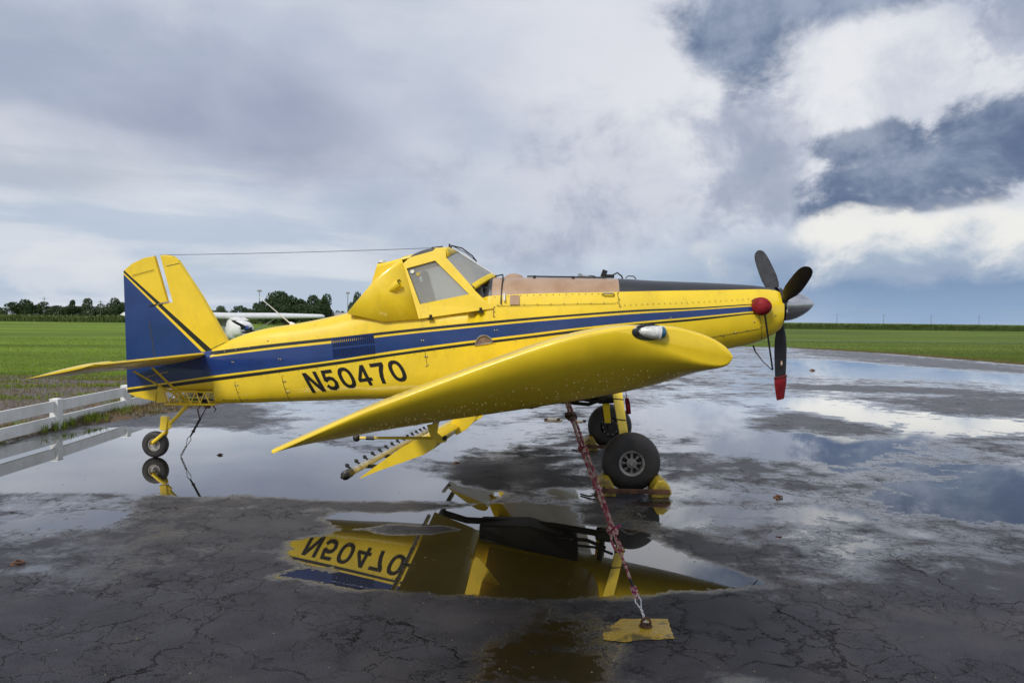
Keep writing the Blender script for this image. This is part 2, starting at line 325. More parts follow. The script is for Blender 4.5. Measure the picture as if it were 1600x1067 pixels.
# ------------------------------------------------------------------ mesh builder
class MB:
    def __init__(s): s.v = []; s.f = []; s.m = []
    def add(s, verts, faces, mi=0):
        o = len(s.v); s.v += [tuple(map(float, p)) for p in verts]
        for f in faces: s.f.append(tuple(i+o for i in f)); s.m.append(mi)
    def box(s, c, size, mi=0, rot=None):
        hx, hy, hz = (q/2 for q in size)
        pts = [Vector((a*hx, b*hy, d*hz)) for a in (-1, 1) for b in (-1, 1) for d in (-1, 1)]
        if rot is not None: pts = [rot @ p for p in pts]
        pts = [p+Vector(c) for p in pts]
        s.add(pts, [(0, 1, 3, 2), (4, 6, 7, 5), (0, 4, 5, 1), (2, 3, 7, 6), (0, 2, 6, 4), (1, 5, 7, 3)], mi)
    def tube(s, path, r, n=8, mi=0, closed=False, flat=None):
        P = [Vector(p) for p in path]; k = len(P); rr = r if hasattr(r, '__len__') else [r]*k
        rings = []; up = None
        for i, p in enumerate(P):
            a = P[(i-1) % k] if closed or i > 0 else P[i]; b = P[(i+1) % k] if closed or i < k-1 else P[i]
            t = (b-a).normalized()
            if up is None: up = Vector((0, 0, 1)) if abs(t.z) < 0.9 else Vector((1, 0, 0))
            x = t.cross(up); x = x.normalized() if x.length > 1e-6 else t.orthogonal().normalized()
            y = x.cross(t).normalized(); up = y
            fy = flat if flat else 1.0
            rings.append([p + (x*math.cos(2*math.pi*j/n)+y*math.sin(2*math.pi*j/n)*fy)*rr[i] for j in range(n)])
        vs = [q for g in rings for q in g]; fs = []
        for i in range(k if closed else k-1):
            for j in range(n):
                a = i*n+j; b = i*n+(j+1) % n; c = ((i+1) % k)*n+(j+1) % n; d = ((i+1) % k)*n+j
                fs.append((a, b, c, d))
        if not closed: fs.append(tuple(range(n))[::-1]); fs.append(tuple((k-1)*n+j for j in range(n)))
        s.add(vs, fs, mi)
    def lathe(s, prof, origin, axis, n=24, mi=0, mis=None):
        ax = Vector(axis).normalized(); u = ax.orthogonal().normalized(); w = ax.cross(u); o = Vector(origin)
        vs = []
        for (a, r) in prof:
            for j in range(n):
                th = 2*math.pi*j/n; vs.append(o+ax*a+(u*math.cos(th)+w*math.sin(th))*max(r, 1e-5))
        base = len(s.v); s.v += [tuple(p) for p in vs]
        for i in range(len(prof)-1):
            for j in range(n):
                s.f.append((base+i*n+j, base+i*n+(j+1) % n, base+(i+1)*n+(j+1) % n, base+(i+1)*n+j)); s.m.append(mis[i] if mis else mi)
    def loft(s, rings, closed=True, caps=True, mi=0):
        n = len(rings[0]); vs = [q for g in rings for q in g]; fs = []
        for i in range(len(rings)-1):
            for j in range(n if closed else n-1):
                fs.append((i*n+j, i*n+(j+1) % n, (i+1)*n+(j+1) % n, (i+1)*n+j))
        if caps and closed: fs.append(tuple(range(n))[::-1]); fs.append(tuple((len(rings)-1)*n+j for j in range(n)))
        s.add(vs, fs, mi)
    def ball(s, c, r, n=10, m=6, mi=0, sq=(1, 1, 1)):
        vs = []; fs = []
        for i in range(m+1):
            ph = math.pi*i/m
            for j in range(n):
                th = 2*math.pi*j/n; vs.append((c[0]+r*sq[0]*math.sin(ph)*math.cos(th), c[1]+r*sq[1]*math.sin(ph)*math.sin(th), c[2]+r*sq[2]*math.cos(ph)))
        for i in range(m):
            for j in range(n): fs.append((i*n+j, (i+1)*n+j, (i+1)*n+(j+1) % n, i*n+(j+1) % n))
        s.add(vs, fs, mi)
    def build(s, name, mats, parent=None, smooth=True, angle=35, clean=True):
        me = bpy.data.meshes.new(name); me.from_pydata(s.v, [], s.f)
        for m in (mats if isinstance(mats, (list, tuple)) else [mats]): me.materials.append(MATS[m])
        me.polygons.foreach_set('material_index', s.m)
        if clean:
            bm = bmesh.new(); bm.from_mesh(me); bmesh.ops.remove_doubles(bm, verts=bm.verts, dist=1e-5)
            bmesh.ops.dissolve_degenerate(bm, edges=bm.edges, dist=1e-6)
            bmesh.ops.recalc_face_normals(bm, faces=bm.faces)
            if smooth:
                for f in bm.faces: f.smooth = True
                lim = R(angle)
                for e in bm.edges:
                    if len(e.link_faces) == 2 and e.calc_face_angle(0) > lim: e.smooth = False
            bm.to_mesh(me); bm.free()
        o = bpy.data.objects.new(name, me); COL.objects.link(o)
        if parent: o.parent = parent
        return o
def bevel(o, w, seg=2):
    b = o.modifiers.new('bevel', 'BEVEL'); b.width = w; b.segments = seg; b.limit_method = 'ANGLE'; b.angle_limit = R(40); return o
def tag(o, label=None, cat=None, group=None, kind=None):
    if label: o['label'] = label
    if cat: o['category'] = cat
    if group: o['group'] = group
    if kind: o['kind'] = kind
    return o
def empty(name, loc=(0, 0, 0), rz=0.0):
    o = bpy.data.objects.new(name, None); COL.objects.link(o); o.location = loc; o.rotation_euler = (0, 0, rz); o.empty_display_size = 0.2; return o
def copy_tree(o, parent=None):
    c = o.copy(); COL.objects.link(c)
    if parent: c.parent = parent
    for ch in o.children: copy_tree(ch, c)
    return c
def pchip(pts):
    pts = sorted(pts); x = np.array([p[0] for p in pts]); y = np.array([p[1] for p in pts])
    h = np.diff(x); dl = np.diff(y)/h; m = np.zeros_like(y); m[0] = dl[0]; m[-1] = dl[-1]
    for i in range(1, len(x)-1):
        if dl[i-1]*dl[i] > 0: m[i] = 3*(h[i-1]+h[i])/((2*h[i]+h[i-1])/dl[i-1]+(h[i]+2*h[i-1])/dl[i])
    def f(q):
        q = min(max(q, x[0]), x[-1]); i = min(max(int(np.searchsorted(x, q))-1, 0), len(h)-1); t = (q-x[i])/h[i]
        return float(y[i]*(1+2*t)*(1-t)**2+h[i]*m[i]*t*(1-t)**2+y[i+1]*t*t*(3-2*t)+h[i]*m[i+1]*t*t*(t-1))
    return f

# ------------------------------------------------------------------ the setting: ground, apron, gravel, crop field
def sheet(name, pts, z, mat, kind='structure'):
    mb = MB(); mb.add([(x, y, z) for x, y in pts], [tuple(range(len(pts)))]); o = mb.build(name, mat, smooth=False); return tag(o, kind=kind)
def grid_sheet():
    mb = MB(); xs = [-7000, -3000, -1200, -500, -200, -80, 0, 80, 200, 500, 1200, 3000, 7000]; ys = [-300, -60, 0, 60, 150, 300, 700, 1500, 3500, 9000]
    vs = [(x, y, -0.03) for y in ys for x in xs]; n = len(xs)
    mb.add(vs, [(j*n+i, j*n+i+1, (j+1)*n+i+1, (j+1)*n+i) for j in range(len(ys)-1) for i in range(n-1)])
    return tag(mb.build('ground', 'field_grass', smooth=False), kind='structure')
grid_sheet()

def sdf(poly, X, Y):
    """signed distance in metres, positive inside"""
    P = np.array(poly, float); n = len(P); d = np.full(X.shape, 1e9); ins = np.zeros(X.shape, bool)
    for i in range(n):
        ax, ay = P[i]; bx, by = P[(i+1) % n]; ex, ey = bx-ax, by-ay; wx, wy = X-ax, Y-ay
        t = np.clip((wx*ex+wy*ey)/(ex*ex+ey*ey+1e-12), 0, 1); d = np.minimum(d, (wx-ex*t)**2+(wy-ey*t)**2)
        c = ((ay > Y) != (by > Y)); xx = ax+(Y-ay)*ex/(ey if abs(ey) > 1e-9 else 1e-9); ins ^= c & (X < xx)
    return np.where(ins, 1, -1)*np.sqrt(d)

# standing water: outline on the ground (metres), depth of the pool, softness of the shore
PUDDLES = [
    ([(-7.28,8.05),(-8.0,10.82),(-7.33,11.45),(-7.39,12.69),(-7.2,13.83),(-5.43,13.8),(-4.0,12.86),(-2.74,11.98),(-1.77,10.85),(-1.12,9.87),(-0.59,9.25),(-0.13,9.07),(-0.41,8.63),(-1.26,8.59),(-2.13,8.68),(-3.62,8.83),(-5.84,8.89),(-7.91,8.75)], 2.6, 0.030),
    ([(-1.83,8.02),(-1.29,7.97),(-0.78,8.07),(-0.26,8.37),(0.57,8.35),(0.65,7.62),(1.24,7.37),(1.42,6.8),(1.67,6.45),(1.98,5.94),(1.45,5.75),(0.95,5.64),(0.48,5.56),(0.02,5.58),(-0.35,5.62),(-0.73,5.65),(-1.12,5.74),(-1.55,5.93),(-1.81,5.96),(-1.79,6.07),(-1.66,6.17),(-1.4,6.13),(-1.47,6.24),(-1.82,6.36),(-1.85,6.57),(-1.81,6.72),(-1.96,6.95),(-1.68,7.12),(-1.51,7.39),(-1.83,7.71)], 2.6, 0.022),
    ([(4.07,8.94),(4.91,9.91),(5.84,10.72),(6.56,11.05),(8.27,11.14),(5.65,7.59),(5.1,7.71),(4.63,7.98),(4.21,8.34)], 1.45, 0.05),
    ([(2.4,12.08),(3.22,13.45),(4.25,14.3),(5.28,14.54),(6.15,13.81),(6.39,12.1),(5.75,11.61),(4.64,11.23),(3.8,11.49),(2.99,11.66)], 1.4, 0.045),
    ([(6.44,20.6),(8.49,21.52),(8.29,18.67),(8.9,17.45),(11.13,16.11),(10.08,14.57),(8.32,14.44),(6.89,13.71),(6.84,15.37),(6.53,17.23),(5.75,17.9)], 1.35, 0.045),
    ([(2.77,17.62),(4.56,19.75),(5.45,17.87),(4.77,15.21),(3.41,13.76),(2.58,12.98),(2.37,14.32)], 1.8, 0.04),
    ([(13.87,39.32),(19.28,44.36),(19.39,38.13),(19.54,29.76),(16.71,25.43),(15.21,28.5),(12.51,28.74),(10.9,30.17)], 1.2, 0.05),
    ([(-0.52,4.09),(-0.14,4.79),(0.24,5.32),(0.64,5.38),(0.77,4.87),(0.6,4.11)], 1.75, 0.05),
    ([(1.0,4.05),(1.13,4.46),(1.37,4.52),(1.64,4.34),(1.57,4.06)], 1.4, 0.03),
    ([(0.47,9.2),(1.02,9.33),(0.99,8.73),(0.59,8.65)], 1.5, 0.03),
    ([(1.77,9.44),(2.84,9.8),(3.39,9.31),(2.3,8.67),(1.68,8.76)], 1.3, 0.05),
    ([(1.54,8.39),(2.68,8.5),(3.7,8.26),(3.49,7.94),(2.63,7.9),(1.86,7.44),(1.46,7.61)], 1.5, 0.06),
    ([(2.79,7.3),(3.32,7.54),(4.17,7.39),(4.69,7.08),(4.27,6.43),(3.58,6.35),(2.89,6.56)], 1.4, 0.10),
    ([(2.89,8.95),(3.13,9.09),(3.26,8.93),(3.0,8.73)], 1.8, 0.03),
    ([(-5.35,8.14),(-4.22,8.42),(-3.87,7.93),(-3.61,7.22),(-4.27,7.02),(-4.45,6.77)], 1.2, 0.06),
    ([(-4.22,6.41),(-3.83,6.57),(-3.45,6.27),(-3.49,5.98),(-3.86,5.87)], 0.9, 0.05),
    ([(-3.9,7.93),(-3.04,7.89),(-2.76,7.25),(-3.48,7.14)], 0.25, 0.05),
    ([(-3.02,8.19),(-1.62,8.31),(-1.51,7.73),(-2.37,7.84),(-3.0,7.97)], 0.3, 0.05),
    ([(-5.72,18.39),(0.02,18.41),(0.44,12.83),(-0.89,11.0),(-2.35,12.01),(-3.92,12.94)], 0.9, 0.05),
    ([(2.15,12.95),(4.33,13.1),(8.14,11.76),(4.56,6.55),(3.21,6.43),(1.83,7.3),(1.43,8.16),(2.21,10.25)], 0.42, 0.10),
    ([(0.43,5.01),(0.64,5.15),(0.81,5.12),(0.77,4.87),(0.58,4.83)], 1.4, 0.03),
]
DRY = [
    ([(-1.47,7.39),(-1.23,7.59),(-0.6,7.57),(-0.44,7.39),(-0.7,7.22),(-1.23,7.18)], 3.4, 0.012),
    ([(-3.77,5.46),(-1.81,5.83),(-0.72,5.57),(0.47,5.48),(0.94,5.54),(1.98,5.78),(4.14,5.8),(2.94,4.09),(1.59,4.21),(0.8,4.68),(0.1,5.05),(-0.35,4.47),(-0.78,4.01),(-2.75,3.97)], 0.75, 0.10),
    ([(-8.68,16.54),(-7.46,18.21),(-5.48,17.6),(-4.5,14.46),(-5.41,14.05),(-7.35,14.24)], 0.85, 0.04),
    ([(-3.89,8.62),(-1.94,8.47),(-1.1,8.45),(-0.92,8.17),(-1.84,8.07),(-1.79,7.29),(-2.02,6.86),(-1.89,6.08),(-2.89,6.29),(-3.4,7.01)], 0.4, 0.05),
    ([(2.13,11.18),(4.06,10.9),(4.25,10.28),(3.25,9.82),(2.0,10.03)], 0.6, 0.05),
    ([(2.44,9.48),(3.19,10.14),(4.45,9.96),(4.61,9.3),(3.64,8.79),(3.04,9.15)], 0.55, 0.05),
    ([(-0.18,12.15),(1.4,12.9),(1.1,9.41),(0.02,9.28),(-0.61,9.5)], 0.3, 0.06),
    ([(4.87,16.41),(6.47,17.47),(7.01,15.77),(7.01,14.18),(5.9,13.49),(4.73,14.33)], 1.3, 0.03),
    ([(9.67,20.28),(12.05,21.55),(14.1,20.42),(11.75,17.01),(9.67,17.28)], 1.1, 0.03),
    ([(23.71,64.3),(23.93,50.32),(24.45,41.41),(24.25,36.95),(21.64,32.97),(18.14,36.86),(17.46,42.57)], 1.2, 0.03),
    ([(9.21,25.46),(13.3,24.53),(15.38,22.28),(14.84,21.5),(11.13,22.57),(8.7,23.52)], 1.4, 0.02),
]
def build_apron():
    ys = [1.2]
    while ys[-1] < 64: ys.append(ys[-1]+max(0.035, 0.0085*ys[-1]))
    ys[-1] = 64.0; ys = np.array([-4.0, -1.0]+ys)
    xl = np.interp(ys, [-4, 12.0, 13.86, 16.7, 19.0, 24.0, 64.0], [-8.4, -8.1, -7.84, -6.98, -6.6, -6.4, -9.0])
    xr = np.interp(ys, [-4, 36.0, 39.3, 46.0, 52.5, 62.3, 64.0], [30, 28.5, 25.8, 25.6, 24.95, 21.96, 14.0])
    ref = np.unique(np.concatenate([np.arange(-9.2, 9.0, 0.075), np.arange(9.0, 30.2, 0.16)]))
    X = np.clip(ref[None, :], xl[:, None], xr[:, None]); Y = np.repeat(ys[:, None], len(ref), 1)
    L = np.full(X.shape, -1.0)
    L += np.interp(Y, [0, 6, 8.5, 12, 20, 64], [-0.35, -0.2, 0.35, 0.45, 0.65, 0.5])
    add = np.zeros(X.shape)
    for poly, amp, soft in PUDDLES:
        s = sdf(poly, X, Y)/(soft*np.maximum(Y, 2.0)); add = np.maximum(add, amp*np.clip(0.5+0.5*s, 0, 1))
    for poly, amp, soft in DRY:
        s = sdf(poly, X, Y)/(soft*np.maximum(Y, 2.0)); add = add-amp*np.clip(0.5+0.5*s, 0, 1)
    L = L+add
    ny, nx = X.shape; V = np.stack([X.ravel(), Y.ravel(), np.zeros(X.size)], 1)
    idx = np.arange(ny*nx).reshape(ny, nx); F = np.stack([idx[:-1, :-1], idx[:-1, 1:], idx[1:, 1:], idx[1:, :-1]], -1).reshape(-1, 4)
    area = (np.abs(X[:-1, 1:]-X[:-1, :-1])+np.abs(X[1:, 1:]-X[1:, :-1])).ravel(); F = F[area > 1e-6]
    me = bpy.data.meshes.new('apron'); me.vertices.add(len(V)); me.vertices.foreach_set('co', V.ravel())
    me.loops.add(F.size); me.loops.foreach_set('vertex_index', F.ravel().astype(np.int32)); me.polygons.add(len(F))
    me.polygons.foreach_set('loop_start', np.arange(0, F.size, 4, dtype=np.int32)); me.update(calc_edges=True)
    a = me.attributes.new('water_level', 'FLOAT', 'POINT'); a.data.foreach_set('value', L.ravel().astype(np.float32))
    me.materials.append(MATS['wet_asphalt']); o = bpy.data.objects.new('apron', me); COL.objects.link(o); tag(o, kind='structure')
build_apron()

sheet('gravel_road', [(-70, 21.0), (-14, 19.6), (-8.0, 15.6), (-8.2, 12.0), (-8.6, -2), (-70, -2)][::-1], -0.012, 'dirt_gravel')
sheet('gravel_track', [(-70, 27.0), (-14, 25.6), (-6.0, 27.0), (-6.3, 18.0), (-7.2, 15.0), (-14, 19.0), (-70, 20.4)][::-1], -0.016, 'dirt_gravel')
sheet('concrete_slab', [(-17.6, 33.4), (-14.5, 32.6), (-14.5, 35.6), (-16.6, 35.0)], -0.010, 'concrete')
sheet('far_track', [(30, 86), (260, 97), (260, 98.0), (30, 86.8)], -0.012, 'concrete')
sheet('far_road', [(-700, 392), (80, 392), (80, 402), (-700, 402)], -0.01, 'concrete')

# gravel bank along the apron under the fence: a low ridge, loose stones on it, dry and green tufts
def bank_line(t): # t in 0..1 along the apron edge
    ys = 0.5+t*19.0; return np.interp(ys, [0, 12.0, 13.86, 16.7, 19.5], [-8.35, -8.1, -7.84, -6.98, -6.5]), ys
def build_bank():
    mb = MB(); rows = []; n = 190
    for i in range(n+1):
        x0, y0 = bank_line(i/n); r = []
        for k, (dx, h) in enumerate([(0.10, -0.02), (-0.02, 0.02), (-0.16, 0.06), (-0.35, 0.085), (-0.7, 0.06), (-1.1, 0.03), (-1.7, -0.02)]):
            j = rng.uniform(-1, 1)*0.045; r.append((x0+dx+j, y0+rng.uniform(-1, 1)*0.03, h+rng.uniform(-1, 1)*0.012))
        rows.append(r)
    mb.loft(rows, closed=False, caps=False); tag(mb.build('gravel_bank', 'dirt_gravel', angle=180), kind='structure')
build_bank()
def scatter(name, mat, n, sampler, shape, kind='stuff'):
    V = []; F = []
    for i in range(n):
        p = sampler()
        if p is None: continue
        vs, fs = shape(*p); o = len(V); V += vs; F += [tuple(q+o for q in f) for f in fs]
    me = bpy.data.meshes.new(name); me.from_pydata(V, [], F); me.materials.append(MATS[mat]); ob = bpy.data.objects.new(name, me); COL.objects.link(ob); return tag(ob, kind=kind)
def stone(x, y, z, s):
    a = random.uniform(0, 6.28); c, q = math.cos(a), math.sin(a)
    base = [(1, 0, 0), (-0.5, 0.85, 0), (-0.6, -0.8, 0), (0.15, 0.05, 0.75), (0.3, 0.6, 0.35), (-0.6, 0, 0.45)]
    vs = [(x+(c*u-q*v)*s*random.uniform(.7, 1.2), y+(q*u+c*v)*s*random.uniform(.7, 1.2), z+w*s*random.uniform(.7, 1.1)) for u, v, w in base]
    return vs, [(0, 4, 3), (4, 1, 5), (4, 5, 3), (1, 2, 5), (2, 3, 5), (2, 0, 3), (0, 1, 4)]
def bank_pt():
    t = random.random()**0.8; x, y = bank_line(t); dx = random.triangular(-1.3, 0.16, -0.15)
    h = np.interp(dx, [-1.7, -1.1, -0.7, -0.35, -0.16, -0.02, 0.1], [-0.02, 0.03, 0.06, 0.085, 0.06, 0.02, -0.005]); return x+dx, y, h-0.004
scatter('gravel', 'stones', 11000, lambda: (*bank_pt(), random.uniform(0.008, 0.030)), stone)
def tuft(x, y, z, h, n=7, spread=0.6):
    vs = []; fs = []
    for k in range(n):
        a = random.uniform(0, 6.28); l = h*random.uniform(0.5, 1.1); w = 0.0035+0.012*h; dx, dy = math.cos(a), math.sin(a); b = random.uniform(0, 0.05)
        o = len(vs); px, py = x+dx*b, y+dy*b; k1 = spread*random.uniform(0.2, 1)
        vs += [(px-dy*w, py+dx*w, z), (px+dy*w, py-dx*w, z), (px+dx*l*k1*0.4+dy*w*.7, py+dy*l*k1*0.4-dx*w*.7, z+l*0.65), (px+dx*l*k1*0.4-dy*w*.7, py+dy*l*k1*0.4+dx*w*.7, z+l*0.65), (px+dx*l*k1, py+dy*l*k1, z+l*0.92)]
        fs += [(o, o+1, o+2, o+3), (o+3, o+2, o+4)]
    return vs, fs
scatter('dry_grass', 'dry_grass', 2600, lambda: (*bank_pt(), random.uniform(0.04, 0.13)), tuft)
def clump_pt(cs):
    def f():
        t, dx = random.choice(cs); x, y = bank_line(t); return x+dx+random.gauss(0, 0.10), y+random.gauss(0, 0.22), 0.02, random.uniform(0.08, 0.24)
    return f
scatter('green_tufts', 'grass_blades', 420, clump_pt([(0.62, -0.15), (0.66, -0.3), (0.69, -0.05), (0.74, -0.2), (0.80, -0.5), (0.60, 0.0), (0.9, -0.4), (0.95, -0.2), (0.5, -.2)]), tuft)
# tufts breaking the line where grass and track meet, then the blades of the near field
def near_left():
    y = 24.5+random.random()**1.8*45; x = -random.uniform(5, y*0.68+4)
    return x, y, -0.03, random.uniform(0.03, 0.085)*(1+0.012*(y-24))
scatter('field_grass_left', 'grass_blades', 26000, near_left, lambda *p: tuft(*p, n=4))
def track_weeds():
    k = random.random()
    cx, cy = random.choice([(-11.5, 22.2), (-13.6, 21.6), (-9.0, 23.2), (-15.5, 23.0), (-12.8, 24.4), (-10.2, 19.6), (-12.3, 18.6)])
    return cx+random.gauss(0, 0.8), cy+random.gauss(0, 0.22), -0.02, random.uniform(0.05, 0.15)
scatter('track_weeds', 'grass_blades', 1500, track_weeds, lambda *p: tuft(*p, n=4))
scatter('track_straw', 'dry_grass', 6500, lambda: (-7.2-11*random.random()**1.6, random.uniform(15.5, 26), -0.02, random.uniform(0.04, 0.12)), lambda *p: tuft(*p, n=3))
def near_right():
    y = 38+random.random()**1.7*50; xr = np.interp(y, [36.0, 39.3, 46.0, 52.5, 62.3, 64.0], [28.5, 25.8, 25.6, 24.95, 21.96, 14.0]) if y < 64 else 14
    x = random.uniform(xr, max(y*0.70, xr+1)); return x, y, -0.03, random.uniform(0.03, 0.085)*(1+0.012*(y-24))
scatter('field_grass_right', 'grass_olive', 22000, near_right, lambda *p: tuft(*p, n=4))
scatter('apron_edge_straw', 'dry_grass', 2500, lambda: (lambda y: (np.interp(y, [36.0, 39.3, 46.0, 52.5, 62.3, 64.0], [28.5, 25.8, 25.6, 24.95, 21.96, 14.0])+abs(random.gauss(0, 0.35)), y, -0.01, random.uniform(0.05, 0.14)))(random.uniform(36, 64)), lambda *p: tuft(*p, n=4))
def cane_pt(x0, x1, y0, y1, h0, h1):
    def f(): 
        y = y0+random.random()**1.5*(y1-y0); x = random.uniform(x0, x1)*y/y0; k = .82+.12*math.sin(x*.21)*math.sin(x*.057+1)+.10*math.sin(x*.83+2); return x, y, -0.03, random.uniform(h0, h1)*k
    return f
def cane(x, y, z, h):
    vs = []; fs = []
    for k in range(6):
        a = random.uniform(0, 6.28); l = h*random.uniform(0.55, 1.0); w = 0.07; dx, dy = math.cos(a), math.sin(a); b = random.uniform(0, 0.5); px, py = x+dx*b, y+dy*b
        o = len(vs); s = random.uniform(0.15, 0.5)
        vs += [(px-w, py, z), (px+w, py, z), (px+dx*s*.5+w*1.6, py+dy*s*.5, z+l*.75), (px+dx*s*.5-w*1.6, py+dy*s*.5, z+l*.75), (px+dx*s*1.6, py+dy*s*1.6, z+l*random.uniform(.8, 1))]
        fs += [(o, o+1, o+2, o+3), (o+3, o+2, o+4)]
    return vs, fs
scatter('cane_crop_right', 'cane_leaves', 17000, cane_pt(64, 210, 240, 330, 1.6, 2.35), cane)
scatter('cane_crop_left', 'cane_leaves', 9000, cane_pt(-160, -60, 215, 270, 1.5, 2.6), cane)

scatter('grit', 'stones', 900, lambda: (lambda y: (random.uniform(-.7, .7)*(y+1), y, 0.0, random.uniform(0.003, 0.008)))(3.2+random.random()**1.5*7), stone)
def dirt_edge():
    y = random.uniform(37, 60); return np.interp(y, [36.0, 39.3, 46.0, 52.5, 62.3, 64.0], [28.5, 25.8, 25.6, 24.95, 21.96, 14.0])+random.random()**2*2.2, y, -0.02, random.uniform(0.04, 0.10)
scatter('dirt_edge_straw', 'dry_grass', 3500, dirt_edge, lambda *p: tuft(*p, n=4))
# ------------------------------------------------------------------ the crop duster (local frame: x forward, y to its left, z up)
PSI = R(2.5); PO = Vector((1.49, 10.76, 0.0))
plane = empty('crop_duster', PO, -PSI)
tag(plane, 'big yellow crop duster airplane with blue side stripe and black N50470 on its tail boom', 'airplane')
PM = Matrix.Translation(PO) @ Matrix.Rotation(-PSI, 4, 'Z')
def W(p): return PM @ Vector(p)
def part(mb, name, mats, parent=plane, **k): return mb.build(name, mats, parent, **k)

w_ = pchip([(-6.6, .040), (-6.45, .045), (-5.65, .15), (-4.7, .27), (-3.4, .42), (-2.85, .49), (-2.0, .55), (-1.0, .57), (0, .56), (.6, .51), (1.0, .46), (1.5, .385), (1.8, .345), (2.05, .30), (2.14, .275)])
n_ = pchip([(-6.5, 2.6), (-5, 2.8), (-3.7, 3.2), (-3.2, 4.2), (-2.1, 4.2), (-1.7, 3.1), (0, 3.0), (1.0, 2.5), (2.14, 2.15)])
zt_ = pchip([(-6.566,1.403),(-6.15,1.471),(-5.864,1.511),(-5.68,1.541),(-5.488,1.66),(-5.158,1.79),(-4.793,1.875),(-4.584,1.905),(-4.149,1.99),(-3.751,2.084),(-3.508,2.149),(-3.193,2.196),(-2.834,2.209),(-2.387,2.213),(-2.012,2.217),(-1.898,2.316),(-1.828,2.467),(-1.776,2.573),(-1.501,2.585),(-0.065,2.579),(0.433,2.557),(1.129,2.537),(1.753,2.508),(1.994,2.479),(2.107,2.45),(2.16,2.398)])
zb_ = pchip([(-6.541,0.99),(-6.471,0.983),(-6.378,0.979),(-5.957,0.96),(-5.661,0.949),(-5.638,0.784),(-4.542,0.828),(-3.404,0.887)] + [(-2.4, .955), (-1.2, 1.10), (0, 1.36), (0.8, 1.50)] + [(1.492,1.645),(1.772,1.708),(1.98,1.787),(2.087,1.857),(2.169,1.927)])
LBb = pchip([(-6.875,0.915),(-6.323,1.001),(-5.761,1.086),(-4.817,1.223),(-3.721,1.39),(-3.182,1.482),(-2.143,1.638),(-1.131,1.776),(0.202,1.948),(0.897,2.014),(1.673,2.111)])
LBt = pchip([(-6.875,0.965),(-6.323,1.05),(-5.761,1.135),(-4.817,1.269),(-3.722,1.433),(-3.182,1.519),(-2.143,1.676),(-1.132,1.811),(-0.798,1.858),(0.202,1.975),(0.896,2.044),(1.673,2.128)])
BLb = pchip([(-6.875,0.989),(-6.323,1.073),(-5.761,1.164),(-4.817,1.298),(-3.722,1.458),(-3.183,1.551),(-2.143,1.705),(-1.132,1.838),(-0.798,1.883),(0.202,1.999),(0.896,2.065),(1.673,2.148)])
BLt = pchip([(-5.715,1.437),(-4.818,1.556),(-3.723,1.684),(-3.184,1.76),(-2.145,1.879),(-1.134,1.987),(-0.8,2.017),(0.2,2.103),(0.894,2.153),(1.671,2.213)])
UBb = pchip([(-5.715,1.461),(-4.818,1.586),(-3.723,1.717),(-3.184,1.787),(-2.145,1.906),(-1.134,2.012),(-0.8,2.045),(0.2,2.128),(0.894,2.17),(1.671,2.233)])
UBt = pchip([(-5.715,1.515),(-4.818,1.631),(-3.723,1.759),(-3.184,1.825),(-2.145,1.943),(-1.134,2.045),(-0.8,2.074),(0.199,2.155),(0.894,2.19),(1.671,2.246)])
HB = pchip([(-1.916,2.284),(-1.747,2.319),(-0.107,2.385),(0.714,2.413),(1.311,2.43),(1.914,2.449),(2.07,2.433),(2.16,2.381)])
X_CORNER = -5.70; X_HOP0, X_HOP1, X_DECK = -1.745, -0.065, -1.97
def fus_y(x, z):
    zb, zt, w, n = zb_(x), zt_(x), w_(x), n_(x); zm, h = (zb+zt)/2, (zt-zb)/2
    t = min(1.0, abs((z-zm)/h)); return w*(1-t**n)**(1/n)
